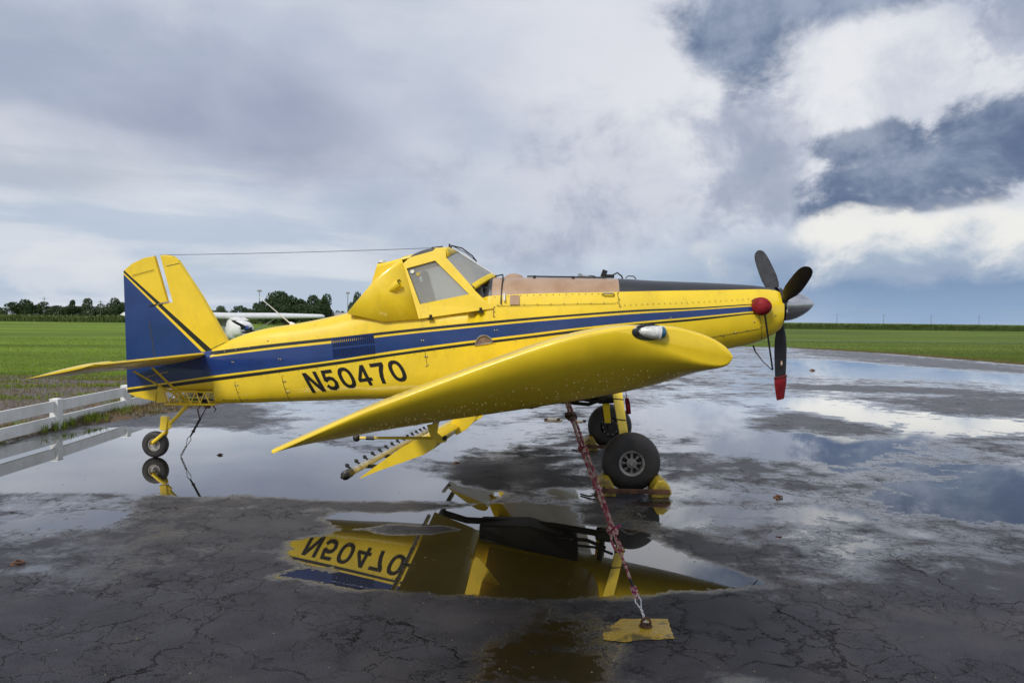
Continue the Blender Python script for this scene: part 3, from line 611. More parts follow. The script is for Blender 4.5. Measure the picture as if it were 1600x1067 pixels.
def build_fuselage():
    xs = sorted(set(list(np.linspace(-6.54, 2.14, 94)) + [-5.66, -5.64, X_CORNER, X_CORNER-.004, X_DECK, X_HOP0, X_HOP1, -1.86, -1.80, 1.80, 2.11, 2.125]))
    rings = []; NB, NTOP = 9, 10
    for x in xs:
        zb, zt, w, n = zb_(x), zt_(x), w_(x), n_(x); zm, h = (zb+zt)/2, (zt-zb)/2
        aft = x < X_CORNER-.002
        lb = [LBb(x), LBt(x), BLb(x)]
        up = [BLt(x), UBb(x), UBt(x)] if not aft else [zb+(zt-zb)*q for q in (.80, .84, .88)]
        hb = HB(x) if x > -1.98 else max(up[-1]+0.35*(zt-up[-1]), up[-1]+.003)
        zs = lb+up+[hb]
        zs = [min(max(q, zb+.02*h), zt-.012*h) for q in zs]
        for i in range(1, len(zs)): zs[i] = max(zs[i], zs[i-1]+1e-4)
        th0 = math.asin(max(-1, min(1, math.copysign(abs((zs[0]-zm)/h)**(n/2), zs[0]-zm)))); th1 = math.asin(max(-1, min(1, math.copysign(abs((zs[-1]-zm)/h)**(n/2), zs[-1]-zm))))
        zl = []
        for k in range(NB):
            th = -math.pi/2+(th0+math.pi/2)*k/NB; zl.append(zm+h*math.copysign(abs(math.sin(th))**(2/n), math.sin(th)))
        zl += zs
        for k in range(1, NTOP+1):
            th = th1+(math.pi/2-th1)*k/NTOP; zl.append(zm+h*math.copysign(abs(math.sin(th))**(2/n), math.sin(th)))
        half = [(x, -w*max(0.0, 1-min(1, abs((z-zm)/h))**n)**(1/n), z) for z in zl]
        rings.append(half + [(p[0], -p[1], p[2]) for p in half[-2:0:-1]])
    mb = MB(); n = len(rings[0]); nh = NB+7+NTOP
    mb.v = [q for g in rings for q in g]
    Y, BK, BL, TAN, DK = 0, 1, 2, 3, 4
    for i in range(len(rings)-1):
        xm = (xs[i]+xs[i+1])/2
        for j in range(n):
            jj = j if j < nh-1 else (2*(nh-1)-1-j)      # mirrored index on the far side
            if jj < NB: m = Y
            else:
                b = jj-NB   # 0..6
                if xm < X_CORNER: m = (BK, Y, BL, BL, BL, BL, BL)[min(b, 6)]
                elif b <= 5: m = (BK, Y, BL, Y, BK, Y)[b]
                else: m = Y if xm < X_DECK else (DK if xm < X_HOP0 else (TAN if xm < X_HOP1 else DK))
                if xm > 1.80 and b <= 5: m = Y
            mb.f.append((i*n+j, i*n+(j+1) % n, (i+1)*n+(j+1) % n, (i+1)*n+j)); mb.m.append(m)
    mb.f.append(tuple(range(n))[::-1]); mb.m.append(BL); mb.f.append(tuple((len(rings)-1)*n+j for j in range(n))); mb.m.append(DK)
    return part(mb, 'fuselage', ['yellow_paint', 'black_paint', 'blue_paint', 'hopper_tan', 'nose_black'], angle=30)
fus = build_fuselage()

def strip_on_side(mb, pts, width, off=0.003, mi=0):
    """a narrow raised strip laid along side points (x, z) of the near fuselage side"""
    P = [Vector((x, -fus_y(x, z)-off, z)) for x, z in pts]
    for a, b in zip(P[:-1], P[1:]):
        d = (b-a); q = Vector((-d.z, 0, d.x)).normalized()*width/2; mb.add([a-q, b-q, b+q, a+q], [(0, 1, 2, 3)], mi)
def line2(a, b, n=10): return [(a[0]+(b[0]-a[0])*i/n, a[1]+(b[1]-a[1])*i/n) for i in range(n+1)]

# panel seams and fasteners
seams = MB()
seam_pts = [(-5.324,1.092),(-5.251,0.809),(-4.632,1.196),(-4.551,0.837),(-2.626,1.581),(-2.59,1.377),(-1.717,2.159),(-1.715,2.032),(-1.675,2.184),(-0.109,2.233),(-0.093,2.368),(-0.067,2.184),(-2.706,2.005),(-1.725,2.158),(-3.187,1.983),(-2.706,2.005),(1.793,2.096),(1.868,1.78),(0.728,1.721),(1.804,1.918),(-5.53,0.836),(-3.404,0.939)]
for a, b in zip(seam_pts[0::2], seam_pts[1::2]): strip_on_side(seams, line2(a, b, 12), 0.006)
tag(part(seams, 'panel_seam', 'seam', smooth=False), kind='stuff')
bolts = MB()
def bolt(x, z, r=0.010):
    y = fus_y(x, z); bolts.lathe([(0, r), (0.004, r), (0.007, r*.6), (0.0075, 0)], (x, -y+0.001, z), (0, -1, 0), 7)
for a, b in zip(seam_pts[0::2], seam_pts[1::2]):
    k = max(2, int((Vector(b)-Vector(a)).length/0.17)); 
    for q in line2(a, b, k): bolt(q[0]+0.014, q[1]+0.012, 0.007)
bolt_pts = [(-5.36,1.375),(-5.337,1.375),(-4.677,1.432),(-4.646,1.428),(-2.67,1.716),(-2.644,1.717),(-1.697,1.864),(-1.663,1.865),(-5.315,1.056),(-5.279,1.057),(-4.605,1.126),(-4.578,1.126),(-4.569,0.977),(-4.543,0.978),(-2.607,1.377),(-2.625,1.504),(-2.591,1.505),(-4.843,1.677),(-5.481,1.518),(-5.315,1.548),(-5.123,1.582),(-4.92,1.617),(0.607,2.049),(0.759,1.858),(1.487,1.865),(1.321,1.821),(2.016,2.099),(1.727,2.01),(0.87,1.756)]
for x, z in bolt_pts: bolt(x, z, 0.011)
for i in range(16):
    x = -5.2+i*0.27; bolt(x, LBb(x)-0.012, 0.006)
for i in range(26):
    x = 0.0+i*0.075; bolt(x, UBt(x)+0.07, 0.006)
for i in range(20):
    x = -1.7+i*0.085; bolt(x, HB(x)-0.02, 0.006)
tag(part(bolts, 'bolt', 'bolt'), kind='stuff')

# cooling louvres punched in the side
lou = MB()
for row, (p0, p1, q0, q1) in enumerate([[(-3.931,1.729),(-3.333,1.801),(-3.922,1.604),(-3.324,1.673)], [(-3.918,1.582),(-3.319,1.651),(-3.904,1.457),(-3.306,1.527)]]):
    for i in range(22):
        t = (i+.5)/22; a = (p0[0]+(p1[0]-p0[0])*t, p0[1]+(p1[1]-p0[1])*t); b = (q0[0]+(q1[0]-q0[0])*t, q0[1]+(q1[1]-q0[1])*t)
        ya, yb = -fus_y(*a), -fus_y(*b); w = 0.010
        lou.add([(a[0]-w, ya-.002, a[1]), (a[0]+w*.6, ya-.014, a[1]-.008), (b[0]+w*.6, yb-.014, b[1]+.008), (b[0]-w, yb-.002, b[1]), (a[0]+w, ya-.001, a[1]), (b[0]+w, yb-.001, b[1])], [(0, 1, 2, 3), (1, 4, 5, 2), (0, 4, 1), (3, 2, 5)], 0 if row else (1 if False else 0))
        lou.add([(a[0]+w, ya-.003, a[1]-.004), (a[0]+w+.008, ya-.003, a[1]-.004), (b[0]+w+.008, yb-.003, b[1]+.004), (b[0]+w, yb-.003, b[1]+.004)], [(0, 1, 2, 3)], 1)  # flat black strip paints the shade inside the slot
tag(part(lou, 'louvre', ['blue_paint', 'black_paint'], smooth=False), kind='stuff')

# registration painted on the side
def stroke(path, w):
    """quads of a flat pen stroke with mitred corners"""
    P = [Vector((*p, 0)) for p in path]; L = []; Rr = []
    for i, p in enumerate(P):
        d0 = (P[i]-P[i-1]).normalized() if i > 0 else (P[1]-P[0]).normalized(); d1_ = (P[i+1]-P[i]).normalized() if i < len(P)-1 else d0
        n = (Vector((-d0.y, d0.x, 0))+Vector((-d1_.y, d1_.x, 0))).normalized(); k = w/2/max(.5, n.dot(Vector((-d0.y, d0.x, 0)))); L.append(p+n*k); Rr.append(p-n*k)
    return [[(L[i].x, L[i].y), (L[i+1].x, L[i+1].y), (Rr[i+1].x, Rr[i+1].y), (Rr[i].x, Rr[i].y)] for i in range(len(P)-1)]
def oval_ring(cx, cy_, a0, b0, a1, b1, n=28):
    q = lambda a, b, t: (cx+a*math.copysign(abs(math.cos(t))**.85, math.cos(t)), cy_+b*math.copysign(abs(math.sin(t))**.85, math.sin(t)))
    return [[q(a0, b0, 2*math.pi*i/n), q(a0, b0, 2*math.pi*(i+1)/n), q(a1, b1, 2*math.pi*(i+1)/n), q(a1, b1, 2*math.pi*i/n)] for i in range(n)]
GLYPH = {
    'N': stroke([(.095, 0), (.095, 1)], .19)+stroke([(.655, 0), (.655, 1)], .19)+[[(.0, 1), (.21, 1), (.75, 0), (.54, 0)]],
    '5': stroke([(.67, .915), (.19, .915), (.125, .47)], .165)+stroke([(.105, .46), (.22, .565), (.38, .595), (.53, .535), (.605, .36), (.55, .17), (.38, .08), (.20, .115), (.09, .265)], .178),
    '0': oval_ring(.36, .5, .37, .515, .185, .345),
    '4': stroke([(.50, 0), (.50, 1)], .185)+stroke([(.0, .29), (.72, .29)], .155)+stroke([(.47, .955), (.06, .30)], .15),
    '7': stroke([(.02, .915), (.70, .915)], .17)+stroke([(.62, .90), (.45, .62), (.345, .32), (.30, 0)], .19)}
def lettering(txt, origin, along, upv, name, mat, parent, surf):
    adv = .885; tot = adv*(len(txt)-1)+.74; layer = 0
    for gi, ch in enumerate(txt):
        mb = MB()
        for quad in GLYPH[ch]:
            layer = (layer+1) % 3; n = 4; pts = []
            A, B, C_, D = [Vector((q[0], q[1], 0)) for q in quad]
            for i in range(n+1):
                for j in range(n+1):
                    p = A.lerp(B, i/n).lerp(D.lerp(C_, i/n), j/n); u = (p.x+gi*adv)/tot
                    x = origin[0]+along[0]*u+upv[0]*p.y; z = origin[1]+along[1]*u+upv[1]*p.y; pts.append((x, surf(x, z)-.0007*layer, z))
            mb.add(pts, [(i*(n+1)+j, (i+1)*(n+1)+j, (i+1)*(n+1)+j+1, i*(n+1)+j+1) for i in range(n) for j in range(n)])
        part(mb, name, mat, parent=parent, smooth=False)
nA, nB, nC = [(-4.203,0.973),(-2.828,1.186),(-4.345,1.245)]
lettering('N50470', nA, (nB[0]-nA[0], nB[1]-nA[1]), (nC[0]-nA[0], nC[1]-nA[1]), 'registration_character', 'lettering_black', plane, lambda x, z: -fus_y(x, z)-0.004)

# ------------------------------------------------------------------ fin, rudder, tail cone: plates cut into painted bands
def clip(poly, n, c):
    out = []
    for i in range(len(poly)):
        a, b = poly[i], poly[(i+1) % len(poly)]; da, db = a[0]*n[0]+a[1]*n[1]-c, b[0]*n[0]+b[1]*n[1]-c
        if da >= 0: out.append(a)
        if da*db < 0: t = da/(da-db); out.append((a[0]+(b[0]-a[0])*t, a[1]+(b[1]-a[1])*t))
    return out
def plate(mb, poly, bands, th, y0=0.0, rim=0.018):
    """poly (x,z); bands: list of (half-planes, material); faces at y0 +- th(x,z), edge rounded outwards"""
    cx = sum(p[0] for p in poly)/len(poly); cz = sum(p[1] for p in poly)/len(poly)
    for planes, mi in bands:
        q = poly
        for (nx, nz, c) in planes: q = clip(q, (nx, nz), c) if len(q) > 2 else []
        if len(q) < 3: continue
        for s in (-1, 1): mb.add([(x, y0+s*th, z) for x, z in q], [tuple(range(len(q)))], mi)
        for i in range(len(q)):
            a, b = q[i], q[(i+1) % len(q)]; m = ((a[0]+b[0])/2, (a[1]+b[1])/2)
            on = any(abs((m[0]-p[0])*(r[1]-p[1])-(m[1]-p[1])*(r[0]-p[0])) < 1e-5*max(1e-6, math.hypot(r[0]-p[0], r[1]-p[1])) * 50 and min(p[0], r[0])-1e-4 <= m[0] <= max(p[0], r[0])+1e-4 and min(p[1], r[1])-1e-4 <= m[1] <= max(p[1], r[1])+1e-4 for p, r in zip(poly, poly[1:]+poly[:1]))
            if not on: continue
            d = Vector((b[0]-a[0], b[1]-a[1])); 
            if d.length < 1e-6: continue
            o = Vector((d.y, -d.x)).normalized()
            if o.dot(Vector((m[0]-cx, m[1]-cz))) < 0: o = -o
            o = o*rim
            mb.add([(a[0], y0-th, a[1]), (b[0], y0-th, b[1]), (b[0]+o.x, y0, b[1]+o.y), (a[0]+o.x, y0, a[1]+o.y), (b[0], y0+th, b[1]), (a[0], y0+th, a[1])], [(0, 1, 2, 3), (3, 2, 4, 5)], mi)
def half(p, q):   # half plane above the line p->q (normal has +z)
    d = (q[0]-p[0], q[1]-p[1]); n = (-d[1], d[0])
    if n[1] < 0: n = (-n[0], -n[1])
    l = math.hypot(*n); n = (n[0]/l, n[1]/l); return (n[0], n[1], n[0]*p[0]+n[1]*p[1])
neg = lambda h: (-h[0], -h[1], -h[2])
d1 = half(*[(-6.978,2.647),(-5.708,1.54)])       # black / yellow
d2 = half(*[(-6.988,2.619),(-5.763,1.485)])       # pin line / black
d3 = half(*[(-6.997,2.601),(-5.805,1.462)])     # blue / pin line
BANDS = [([d1], 0), ([neg(d1), d2], 1), ([neg(d2), d3], 0), ([neg(d3)], 2)]
fin_poly = [(-6.519,1.385),(-6.592,1.946),(-6.619,2.117),(-6.264,2.188),(-6.444,2.844),(-6.36,2.845),(-6.268,2.828),(-6.194,2.774),(-5.846,2.26),(-5.488,1.642),(-5.598,1.551),(-5.809,1.412)]
rud_poly = [(-6.979,2.633),(-6.858,2.733),(-6.692,2.811),(-6.538,2.839),(-6.353,2.21),(-6.615,2.149),(-6.601,1.945),(-6.529,1.385),(-6.492,0.986),(-6.53,0.804),(-6.799,0.854),(-6.928,0.921)]
mb = MB(); plate(mb, fin_poly, BANDS, 0.045, rim=0.02); part(mb, 'fin', ['yellow_paint', 'black_paint', 'blue_paint'], smooth=False)
# stripe across the rudder foot follows the fuselage stripe
e1 = half(*[(-6.928,0.985),(-6.363,1.066)]); e2 = half(*[(-6.928,0.959),(-6.363,1.041)]); e3 = half(*[(-6.928,0.909),(-6.363,0.992)])
RB = [([d1], 0), ([neg(d1), d2], 1), ([neg(d2), d3], 0), ([neg(d3), e1], 2), ([neg(e1), e2], 0), ([neg(e2), e3], 1), ([neg(e3)], 0)]
mb = MB(); plate(mb, rud_poly, RB, 0.034, rim=0.012); rud = part(mb, 'rudder', ['yellow_paint', 'black_paint', 'blue_paint'], smooth=False)
mb = MB(); plate(mb, [(-6.483,1.004),(-6.418,1.005),(-6.363,0.788),(-6.502,0.786)], [([], 0)], 0.05, rim=0.008); part(mb, 'tail_cone', ['yellow_paint'], smooth=False)
mb = MB()
for (a, b) in [[(-6.849,2.566),(-6.535,2.65)], [(-6.36,2.701),(-6.167,2.743)], [(-6.601,1.927),(-6.519,1.403)], [(-6.619,2.135),(-6.296,2.202)], [(-5.736,1.54),(-5.497,1.651)]]:
    d = Vector((b[0]-a[0], 0, b[1]-a[1])); q = Vector((-d.z, 0, d.x)).normalized()*0.004
    for yy in (-0.048, 0.048):
        A = Vector((a[0], yy, a[1])); B = Vector((b[0], yy, b[1])); mb.add([A-q, B-q, B+q, A+q], [(0, 1, 2, 3)])
tag(part(mb, 'tail_seam', 'seam', smooth=False), kind='stuff')

# ------------------------------------------------------------------ lifting surfaces
UP = [(-0.307,1.877),(-0.319,1.899),(-0.341,1.921),(-0.38,1.945),(-0.453,1.972),(-0.563,1.992),(-0.685,1.992),(-0.831,1.972),(-0.978,1.935),(-1.15,1.876),(-1.348,1.802),(-1.548,1.724),(-1.749,1.644),(-1.951,1.552),(-2.091,1.489)]
LO = [(-0.311,1.865),(-0.323,1.843),(-0.347,1.822),(-0.4,1.795),(-0.509,1.752),(-0.628,1.716),(-0.758,1.685),(-0.891,1.659),(-1.159,1.614),(-1.429,1.572),(-1.701,1.527),(-1.976,1.481),(-2.141,1.451)]
LEx = UP[0][0]; TEx = UP[-1][0]
fu = pchip([(p[0], p[1]) for p in UP]); fl = pchip([(LEx-0.0005, UP[0][1]-0.004)]+[(p[0], p[1]) for p in LO]+[(TEx-.004, UP[-1][1]-0.012)])
def wing_x(k, n): return TEx+(LEx-TEx)*0.5*(1-math.cos(math.pi*k/n))
DIH = math.tan(R(3.5))
def woff(y):
    y = abs(y); return (y-7.4)*math.tan(R(6.3)) if y > 5.0 else -2.4*math.tan(R(6.3))-(5.0-y)*math.tan(R(2.3))
def wing_ring(y, side, xa=None, xb=None, thin=0.0, dx=0.0, dz=0.0, n=26, crown=0.0):
    a0 = TEx if xa is None else xa; b0 = LEx if xb is None else xb
    xs = [a0+(b0-a0)*0.5*(1-math.cos(math.pi*k/n)) for k in range(n+1)]
    off = woff(y) + dz
    up = [(x+dx, y*side, fu(x)+off-crown) for x in xs]
    q = lambda x: thin*min(1.0, max(0.0, (LEx-x)/.42))**.7
    lo = [(x+dx, y*side, min(fl(x)*(1-q(x))+(fu(x)-0.02)*q(x)+crown*.8, fu(x)-crown-.004)+off) for x in xs]
    return up + lo[::-1]
XA = TEx+0.44       # hinge line of flap and aileron
def build_wing(side):
    g = 'wing'
    mb = MB()
    secs = [(0.35, 0, None), (0.75, 0, None), (4.92, 0, None)]
    # inboard bay with the flap cut away, centre bay, outboard bay with the aileron cut away, tip
    mb.loft([wing_ring(y, side, xa=XA-0.10) for y in (0.35, 1.5, 3.2, 4.90)])
    mb.loft([wing_ring(y, side) for y in (4.90, 5.02)])
    mb.loft([wing_ring(y, side, xa=XA+0.0) for y in (5.02, 6.0, 7.20)])
    tips = []
    tsec = [(7.20, 0, 0, 0), (7.40, 0.0, 0, 0), (7.50, 0.03, 0, 0), (7.56, 0.10, 0, .0), (7.62, 0.21, 0, .0), (7.68, 0.34, 0, .0), (7.73, 0.47, 0, .0), (7.77, 0.60, 0, .0), (7.795, 0.72, 0, .001), (7.810, 0.82, .001, .003), (7.818, 0.90, .003, .008), (7.820, 0.95, .006, .014)]
    for y, th, ins, cr in tsec:
        tips.append(wing_ring(y, side, xa=TEx+ins*2.0, xb=LEx-ins*1.2, thin=th, crown=cr, n=48, dz=-woff(y)*(1.0 if y > 7.4 else 0)))
    mb.loft(tips)
    w = part(mb, 'wing', 'yellow_wing', angle=62)
    # aileron
    mb = MB(); mb.loft([wing_ring(y, side, xb=XA-0.012, n=12) for y in (5.04, 6.0, 7.18)]); part(mb, 'aileron', 'yellow_wing', angle=40)
    return w
for s in (-1, 1): build_wing(s)

def flap_section(y, side, te, le, th, off):
    """le, te (x,z) of the drooped flap at y = 4.9; drops inboard with the dihedral"""
    d = Vector((te[0]-le[0], te[1]-le[1])); c = d.length; u = d/c; n = Vector((-u.y, u.x)); n = n if n.y > 0 else -n
    prof = [(0.0, 0.0), (0.02, .32), (.08, .55), (.2, .72), (.4, .66), (.7, .36), (1.0, .02), (1.0, -.02), (.75, -.10), (.45, -.28), (.2, -.42), (.06, -.34), (.015, -.15)]
    return [(le[0]+u.x*q*c+n.x*h*th, y*side, le[1]+u.y*q*c+n.y*h*th+off) for q, h in prof]
FTE, FLE = [(-2.449,0.768),(-1.854,1.062)]
for s in (-1, 1):
    mb = MB(); mb.loft([flap_section(y, s, FTE, FLE, 0.115, (y-4.85)*DIH) for y in (0.72, 2.0, 3.4, 4.85)]); part(mb, 'flap', 'yellow_paint', angle=40)
    # spray boom with its nozzles along the flap trailing edge
    bx, bz = FTE[0]-0.07, FTE[1]+0.045
    bp = lambda y: (bx, y*s, bz+(y-4.85)*DIH)
    mb = MB(); mb.tube([bp(0.75), bp(2.8), bp(4.95)], 0.027, 10); mb.lathe([(0, .034), (.16, .036), (.17, .02), (.20, .018), (.21, .012), (.26, .010), (.26, 0)], bp(4.86), (0, s, 0.05), 10, 1)
    boom = part(mb, 'spray_boom', ['boom_metal', 'dark_metal'])
    proto = None
    for i in range(14):
        y = 4.80-i*0.295; p = bp(y)
        if proto is None:
            mb = MB(); mb.lathe([(0, .009), (.026, .009), (.027, .016), (.046, .017), (.048, .011), (.058, .008), (.059, 0)], (0, 0, 0), (-.75, 0, .66), 8)
            proto = part(mb, 'nozzle', 'dark_metal', parent=boom); proto.location = (p[0]-.012, p[1], p[2]+.02)
        else:
            o = proto.copy(); COL.objects.link(o); o.parent = boom; o.location = (p[0]-.012, p[1], p[2]+.02)
    for y in (1.2, 2.5, 3.6, 4.35):
        mb = MB(); p = bp(y); mb.box((p[0]+.05, p[1], p[2]-.015), (.13, .025, .03), 0); part(mb, 'boom_clamp', 'dark_metal', parent=boom, smooth=False)
    # flap and aileron hinge brackets, aileron push rod
    for y in (1.6, 3.3):
        z = fl(XA)+woff(y); mb = MB(); le = (FLE[0], FLE[1]+(y-4.85)*DIH)
        plate(mb, [(XA+.12, z+.02), (XA-.16, z+.02), (le[0]-.10, le[1]-.02), (le[0]-.02, le[1]-.08), (le[0]+.08, le[1]-.02)], [([], 0)], .008, y0=y*s, rim=.002); part(mb, 'flap_bracket', ['yellow_paint'], smooth=False)
    for y in (6.05,):
        a = [(-1.746,1.355),(-1.718,1.276),(-1.67,1.245),(-1.626,1.254),(-1.615,1.282),(-1.646,1.277),(-1.682,1.308),(-1.671,1.372)]
        mb = MB(); mb.add([(x, (y-.008)*s, z) for x, z in a], [tuple(range(len(a)))]); mb.add([(x, (y+.008)*s, z) for x, z in a], [tuple(range(len(a)))])
        for i in range(len(a)):
            p, q = a[i], a[(i+1) % len(a)]; mb.add([(p[0], (y-.008)*s, p[1]), (q[0], (y-.008)*s, q[1]), (q[0], (y+.008)*s, q[1]), (p[0], (y+.008)*s, p[1])], [(0, 1, 2, 3)])
        bz_ = a[4]; mb.lathe([(-.02, .014), (.02, .014), (.02, 0)], (bz_[0]-.02, y*s, bz_[1]-.005), (0, s, 0), 8, 1)
        part(mb, 'aileron_bracket', ['yellow_wing', 'dark_metal'], smooth=False)
        r0, r1 = [(-2.183,1.268),(-1.71,1.276)]
        mb = MB(); mb.tube([(r0[0], y*s, r0[1]), (r1[0], y*s, r1[1])], .0085, 8, 0); mb.ball((r0[0], y*s, r0[1]), .024, 10, 6, 1); mb.lathe([(0, .012), (.05, .012)], (r0[0]+.06, y*s, r0[1]), (1, 0, 0), 8, 1)
        mb.tube([(r0[0], y*s, r0[1]), (r0[0]-.01, y*s, r0[1]+.10)], .007, 6, 1)
        part(mb, 'push_rod', ['yellow_wing', 'dark_metal'])

# wing tip position light (near tip) on a raised black disc painting recess shade
lx, lz = (-0.614,1.967)
mb = MB(); el_ = lambda q, yy: [(lx-.014+.066*q*math.cos(t), yy, lz+.031*q*math.sin(t)) for t in np.linspace(0, 6.2832, 25)[:-1]]
mb.loft([el_(1.0, -7.80), el_(1.0, -7.824), el_(.93, -7.8265), el_(.02, -7.8265)]); part(mb, 'recess_shade_disc', 'black_paint')
mb = MB()
prof = [(-.055, .0), (-.048, .012), (-.03, .020), (0.0, .0245), (.022, .025), (.024, .027), (.03, .027)]
mb.lathe(prof, (lx, -7.832, lz), (1, 0, -.06), 16, 0); mb.lathe([(.03, .026), (.042, .022), (.050, .012), (.053, 0)], (lx, -7.832, lz), (1, 0, -.06), 16, 1)
nl = part(mb, 'position_light', ['lens_white', 'blue_lens']); nl['label'] = 'white and blue tip light'

# rain drops on the near wing tip
dr = MB()
def tip_face_point():
    k = random.uniform(0.05, .95); x = TEx+.25+(LEx-TEx-.35)*k; v = random.random()**0.8
    secs = [(7.50, 0.03, 0), (7.56, .10, 0), (7.62, .21, 0), (7.68, .34, 0), (7.73, .47, 0)]
    i = min(int(v*4), 3); f = v*4-i
    def pt(s): 
        y, th, cr = s; th = th*min(1.0, max(0.0, (LEx-x)/.42))**.7; return Vector((x, -y, fl(x)*(1-th)+(fu(x)-.02)*th ))
    a, b = pt(secs[i]), pt(secs[i+1]); return a.lerp(b, f)
for i in range(240):
    p = tip_face_point(); r = random.choice((.0016, .002, .0026, .0034)); dr.ball(p, r, 6, 4, 0, (1, .7, 1.1))
tag(part(dr, 'rain_drops', 'droplet'), kind='stuff')

# horizontal tail
def tail_sections(side):
    A = R(12.0)
    def ring(y, le, c0, c1, th, n=10):
        """points of a thin airfoil between chord fractions c0..c1 (0 = leading edge); le=(x,z), chord direction slopes down aft"""
        chord = le[2]; xs = [c0+(c1-c0)*0.5*(1-math.cos(math.pi*k/n)) for k in range(n+1)]
        t = lambda q: th*5*(.2969*math.sqrt(max(q, 0))-.126*q-.3516*q*q+.2843*q**3-.1015*q**4)*chord
        up = [(le[0]-q*chord*math.cos(A), y*side, le[1]-q*chord*math.sin(A)+t(q)) for q in xs]
        lo = [(le[0]-q*chord*math.cos(A), y*side, le[1]-q*chord*math.sin(A)-t(q)) for q in xs]
        return up+lo[::-1]
    L = {}
    root, tip = [(-5.784,1.479),(-5.855,1.469)]
    for y in (.10, 1.3, 2.25, 2.26, 2.62, 2.70):
        f = (y-.16)/(2.62-.16); L[y] = (root[0]+(tip[0]-root[0])*f, root[1]+(tip[1]-root[1])*f, 1.08+(.80-1.08)*f)
    return ring, L
for s in (-1, 1):
    ring, L = tail_sections(s)
    mb = MB(); mb.loft([ring(y, L[y], 0, .56, .085) for y in (.10, 1.3, 2.25)]); part(mb, 'stabilizer', 'yellow_wing', angle=50)
    mb = MB(); mb.loft([ring(y, L[y], .57, 1.0, .085) for y in (.10, 1.3, 2.26)])
    e = (L[2.70][0]-.05, L[2.70][1]-.01, .70)
    mb.loft([ring(2.265, L[2.25], 0, 1.0, .12), ring(2.5, L[2.62], 0, 1.0, .11), ring(2.62, L[2.62], .02, .99, .085), ring(2.70, e, .0, .99, .03)]); part(mb, 'elevator', 'yellow_paint', angle=50)
    # struts under the stabilizer
    foot = (-5.993,0.813)
    for top in [(-6.095,1.332),(-6.349,1.287)]:
        mb = MB(); mb.tube([(foot[0], -.16*-s, foot[1]), (top[0], .95*s, top[1])], [.02, .02], 8, 0, flat=.6); part(mb, 'tail_strut', 'yellow_wing')
    mb = MB(); a = [(-6.223,1.202),(-6.115,1.252)]; mb.tube([(a[0][0], .9*s, a[0][1]), (a[1][0], .5*s, a[1][1])], .008, 6); part(mb, 'trim_rod', 'metal')

# open tail bay: tubes of the steel frame
mb = MB(); T = lambda u: u
bay = [(-6.378,0.762),(-5.647,0.778),(-6.378,0.952),(-5.647,0.948),(-6.222,0.945),(-6.057,0.947),(-5.902,0.951),(-5.774,0.944),(-6.314,0.781),(-6.14,0.784),(-5.984,0.787),(-5.838,0.791),(-5.697,0.794)]
for s in (-1, 1):
    B = [(x, s*(.06+.09*(x+6.35)/.7), z) for x, z in bay]
    mb.tube([B[0], B[1]], .016, 8); mb.tube([B[2], B[3]], .012, 8)
    for a, b in ((8, 4), (4, 9), (9, 5), (5, 10), (10, 6), (6, 11), (11, 7), (7, 12)): mb.tube([B[a], B[b]], .009, 6)
mb.tube([B[0], (B[0][0], -B[0][1], B[0][2])], .014, 8); mb.tube([B[1], (B[1][0], -B[1][1], B[1][2])], .014, 8)
part(mb, 'tail_frame', 'yellow_paint')
mb = MB(); mb.lathe([(-.05, .03), (.05, .03), (.05, 0)], (bay[11][0], 0, bay[11][1]), (1, 0, 0), 10); mb.tube([(bay[9][0], -.05, bay[9][1]+.05), (bay[12][0], -.03, bay[12][1]+.04)], .012, 6); mb.box((bay[6][0], 0, bay[6][1]-.05), (.12, .06, .05)); part(mb, 'tail_linkage', 'dark_metal')

# tail wheel
tx, tz = (-6.54,0.202)
leg0, leg1, box0, box1, knee, hub = [(-6.067,0.765),(-6.401,0.415),(-6.41,0.587),(-6.41,0.387),(-6.392,0.342),(-6.54,0.221)]
mb = MB(); mb.tube([(leg0[0], 0, leg0[1]), ((leg0[0]+leg1[0])/2+.01, 0, (leg0[1]+leg1[1])/2), (leg1[0], 0, leg1[1])], [.030, .027, .027], 10); spring = part(mb, 'tail_leg', 'yellow_paint')
mb = MB(); mb.box((box0[0]+.005, 0, (box0[1]+box1[1])/2), (.10, .09, box0[1]-box1[1]), 0, Matrix.Rotation(R(6), 3, 'Y')); mb.add([(box0[0]+.05, -.03, box0[1]-.02), (leg1[0]+.10, -.02, leg1[1]+.02), (leg1[0]+.03, -.02, leg1[1]-.03), (box0[0]+.05, .03, box0[1]-.02), (leg1[0]+.10, .02, leg1[1]+.02), (leg1[0]+.03, .02, leg1[1]-.03)], [(0, 1, 2), (3, 5, 4), (0, 3, 4, 1), (1, 4, 5, 2)]); bevel(part(mb, 'caster_housing', 'yellow_paint', smooth=False), .008)
mb = MB()
for s in (-1, 1): mb.tube([(knee[0], .03*s, knee[1]+.02), ((knee[0]*2+hub[0])/3, .085*s, (knee[1]*2+hub[1])/3), (hub[0], .085*s, hub[1])], [.026, .026, .024], 8)
mb.lathe([(-.10, .028), (.10, .028), (.10, 0)], (hub[0], 0, hub[1]), (0, 1, 0), 12); part(mb, 'tail_fork', 'yellow_paint')
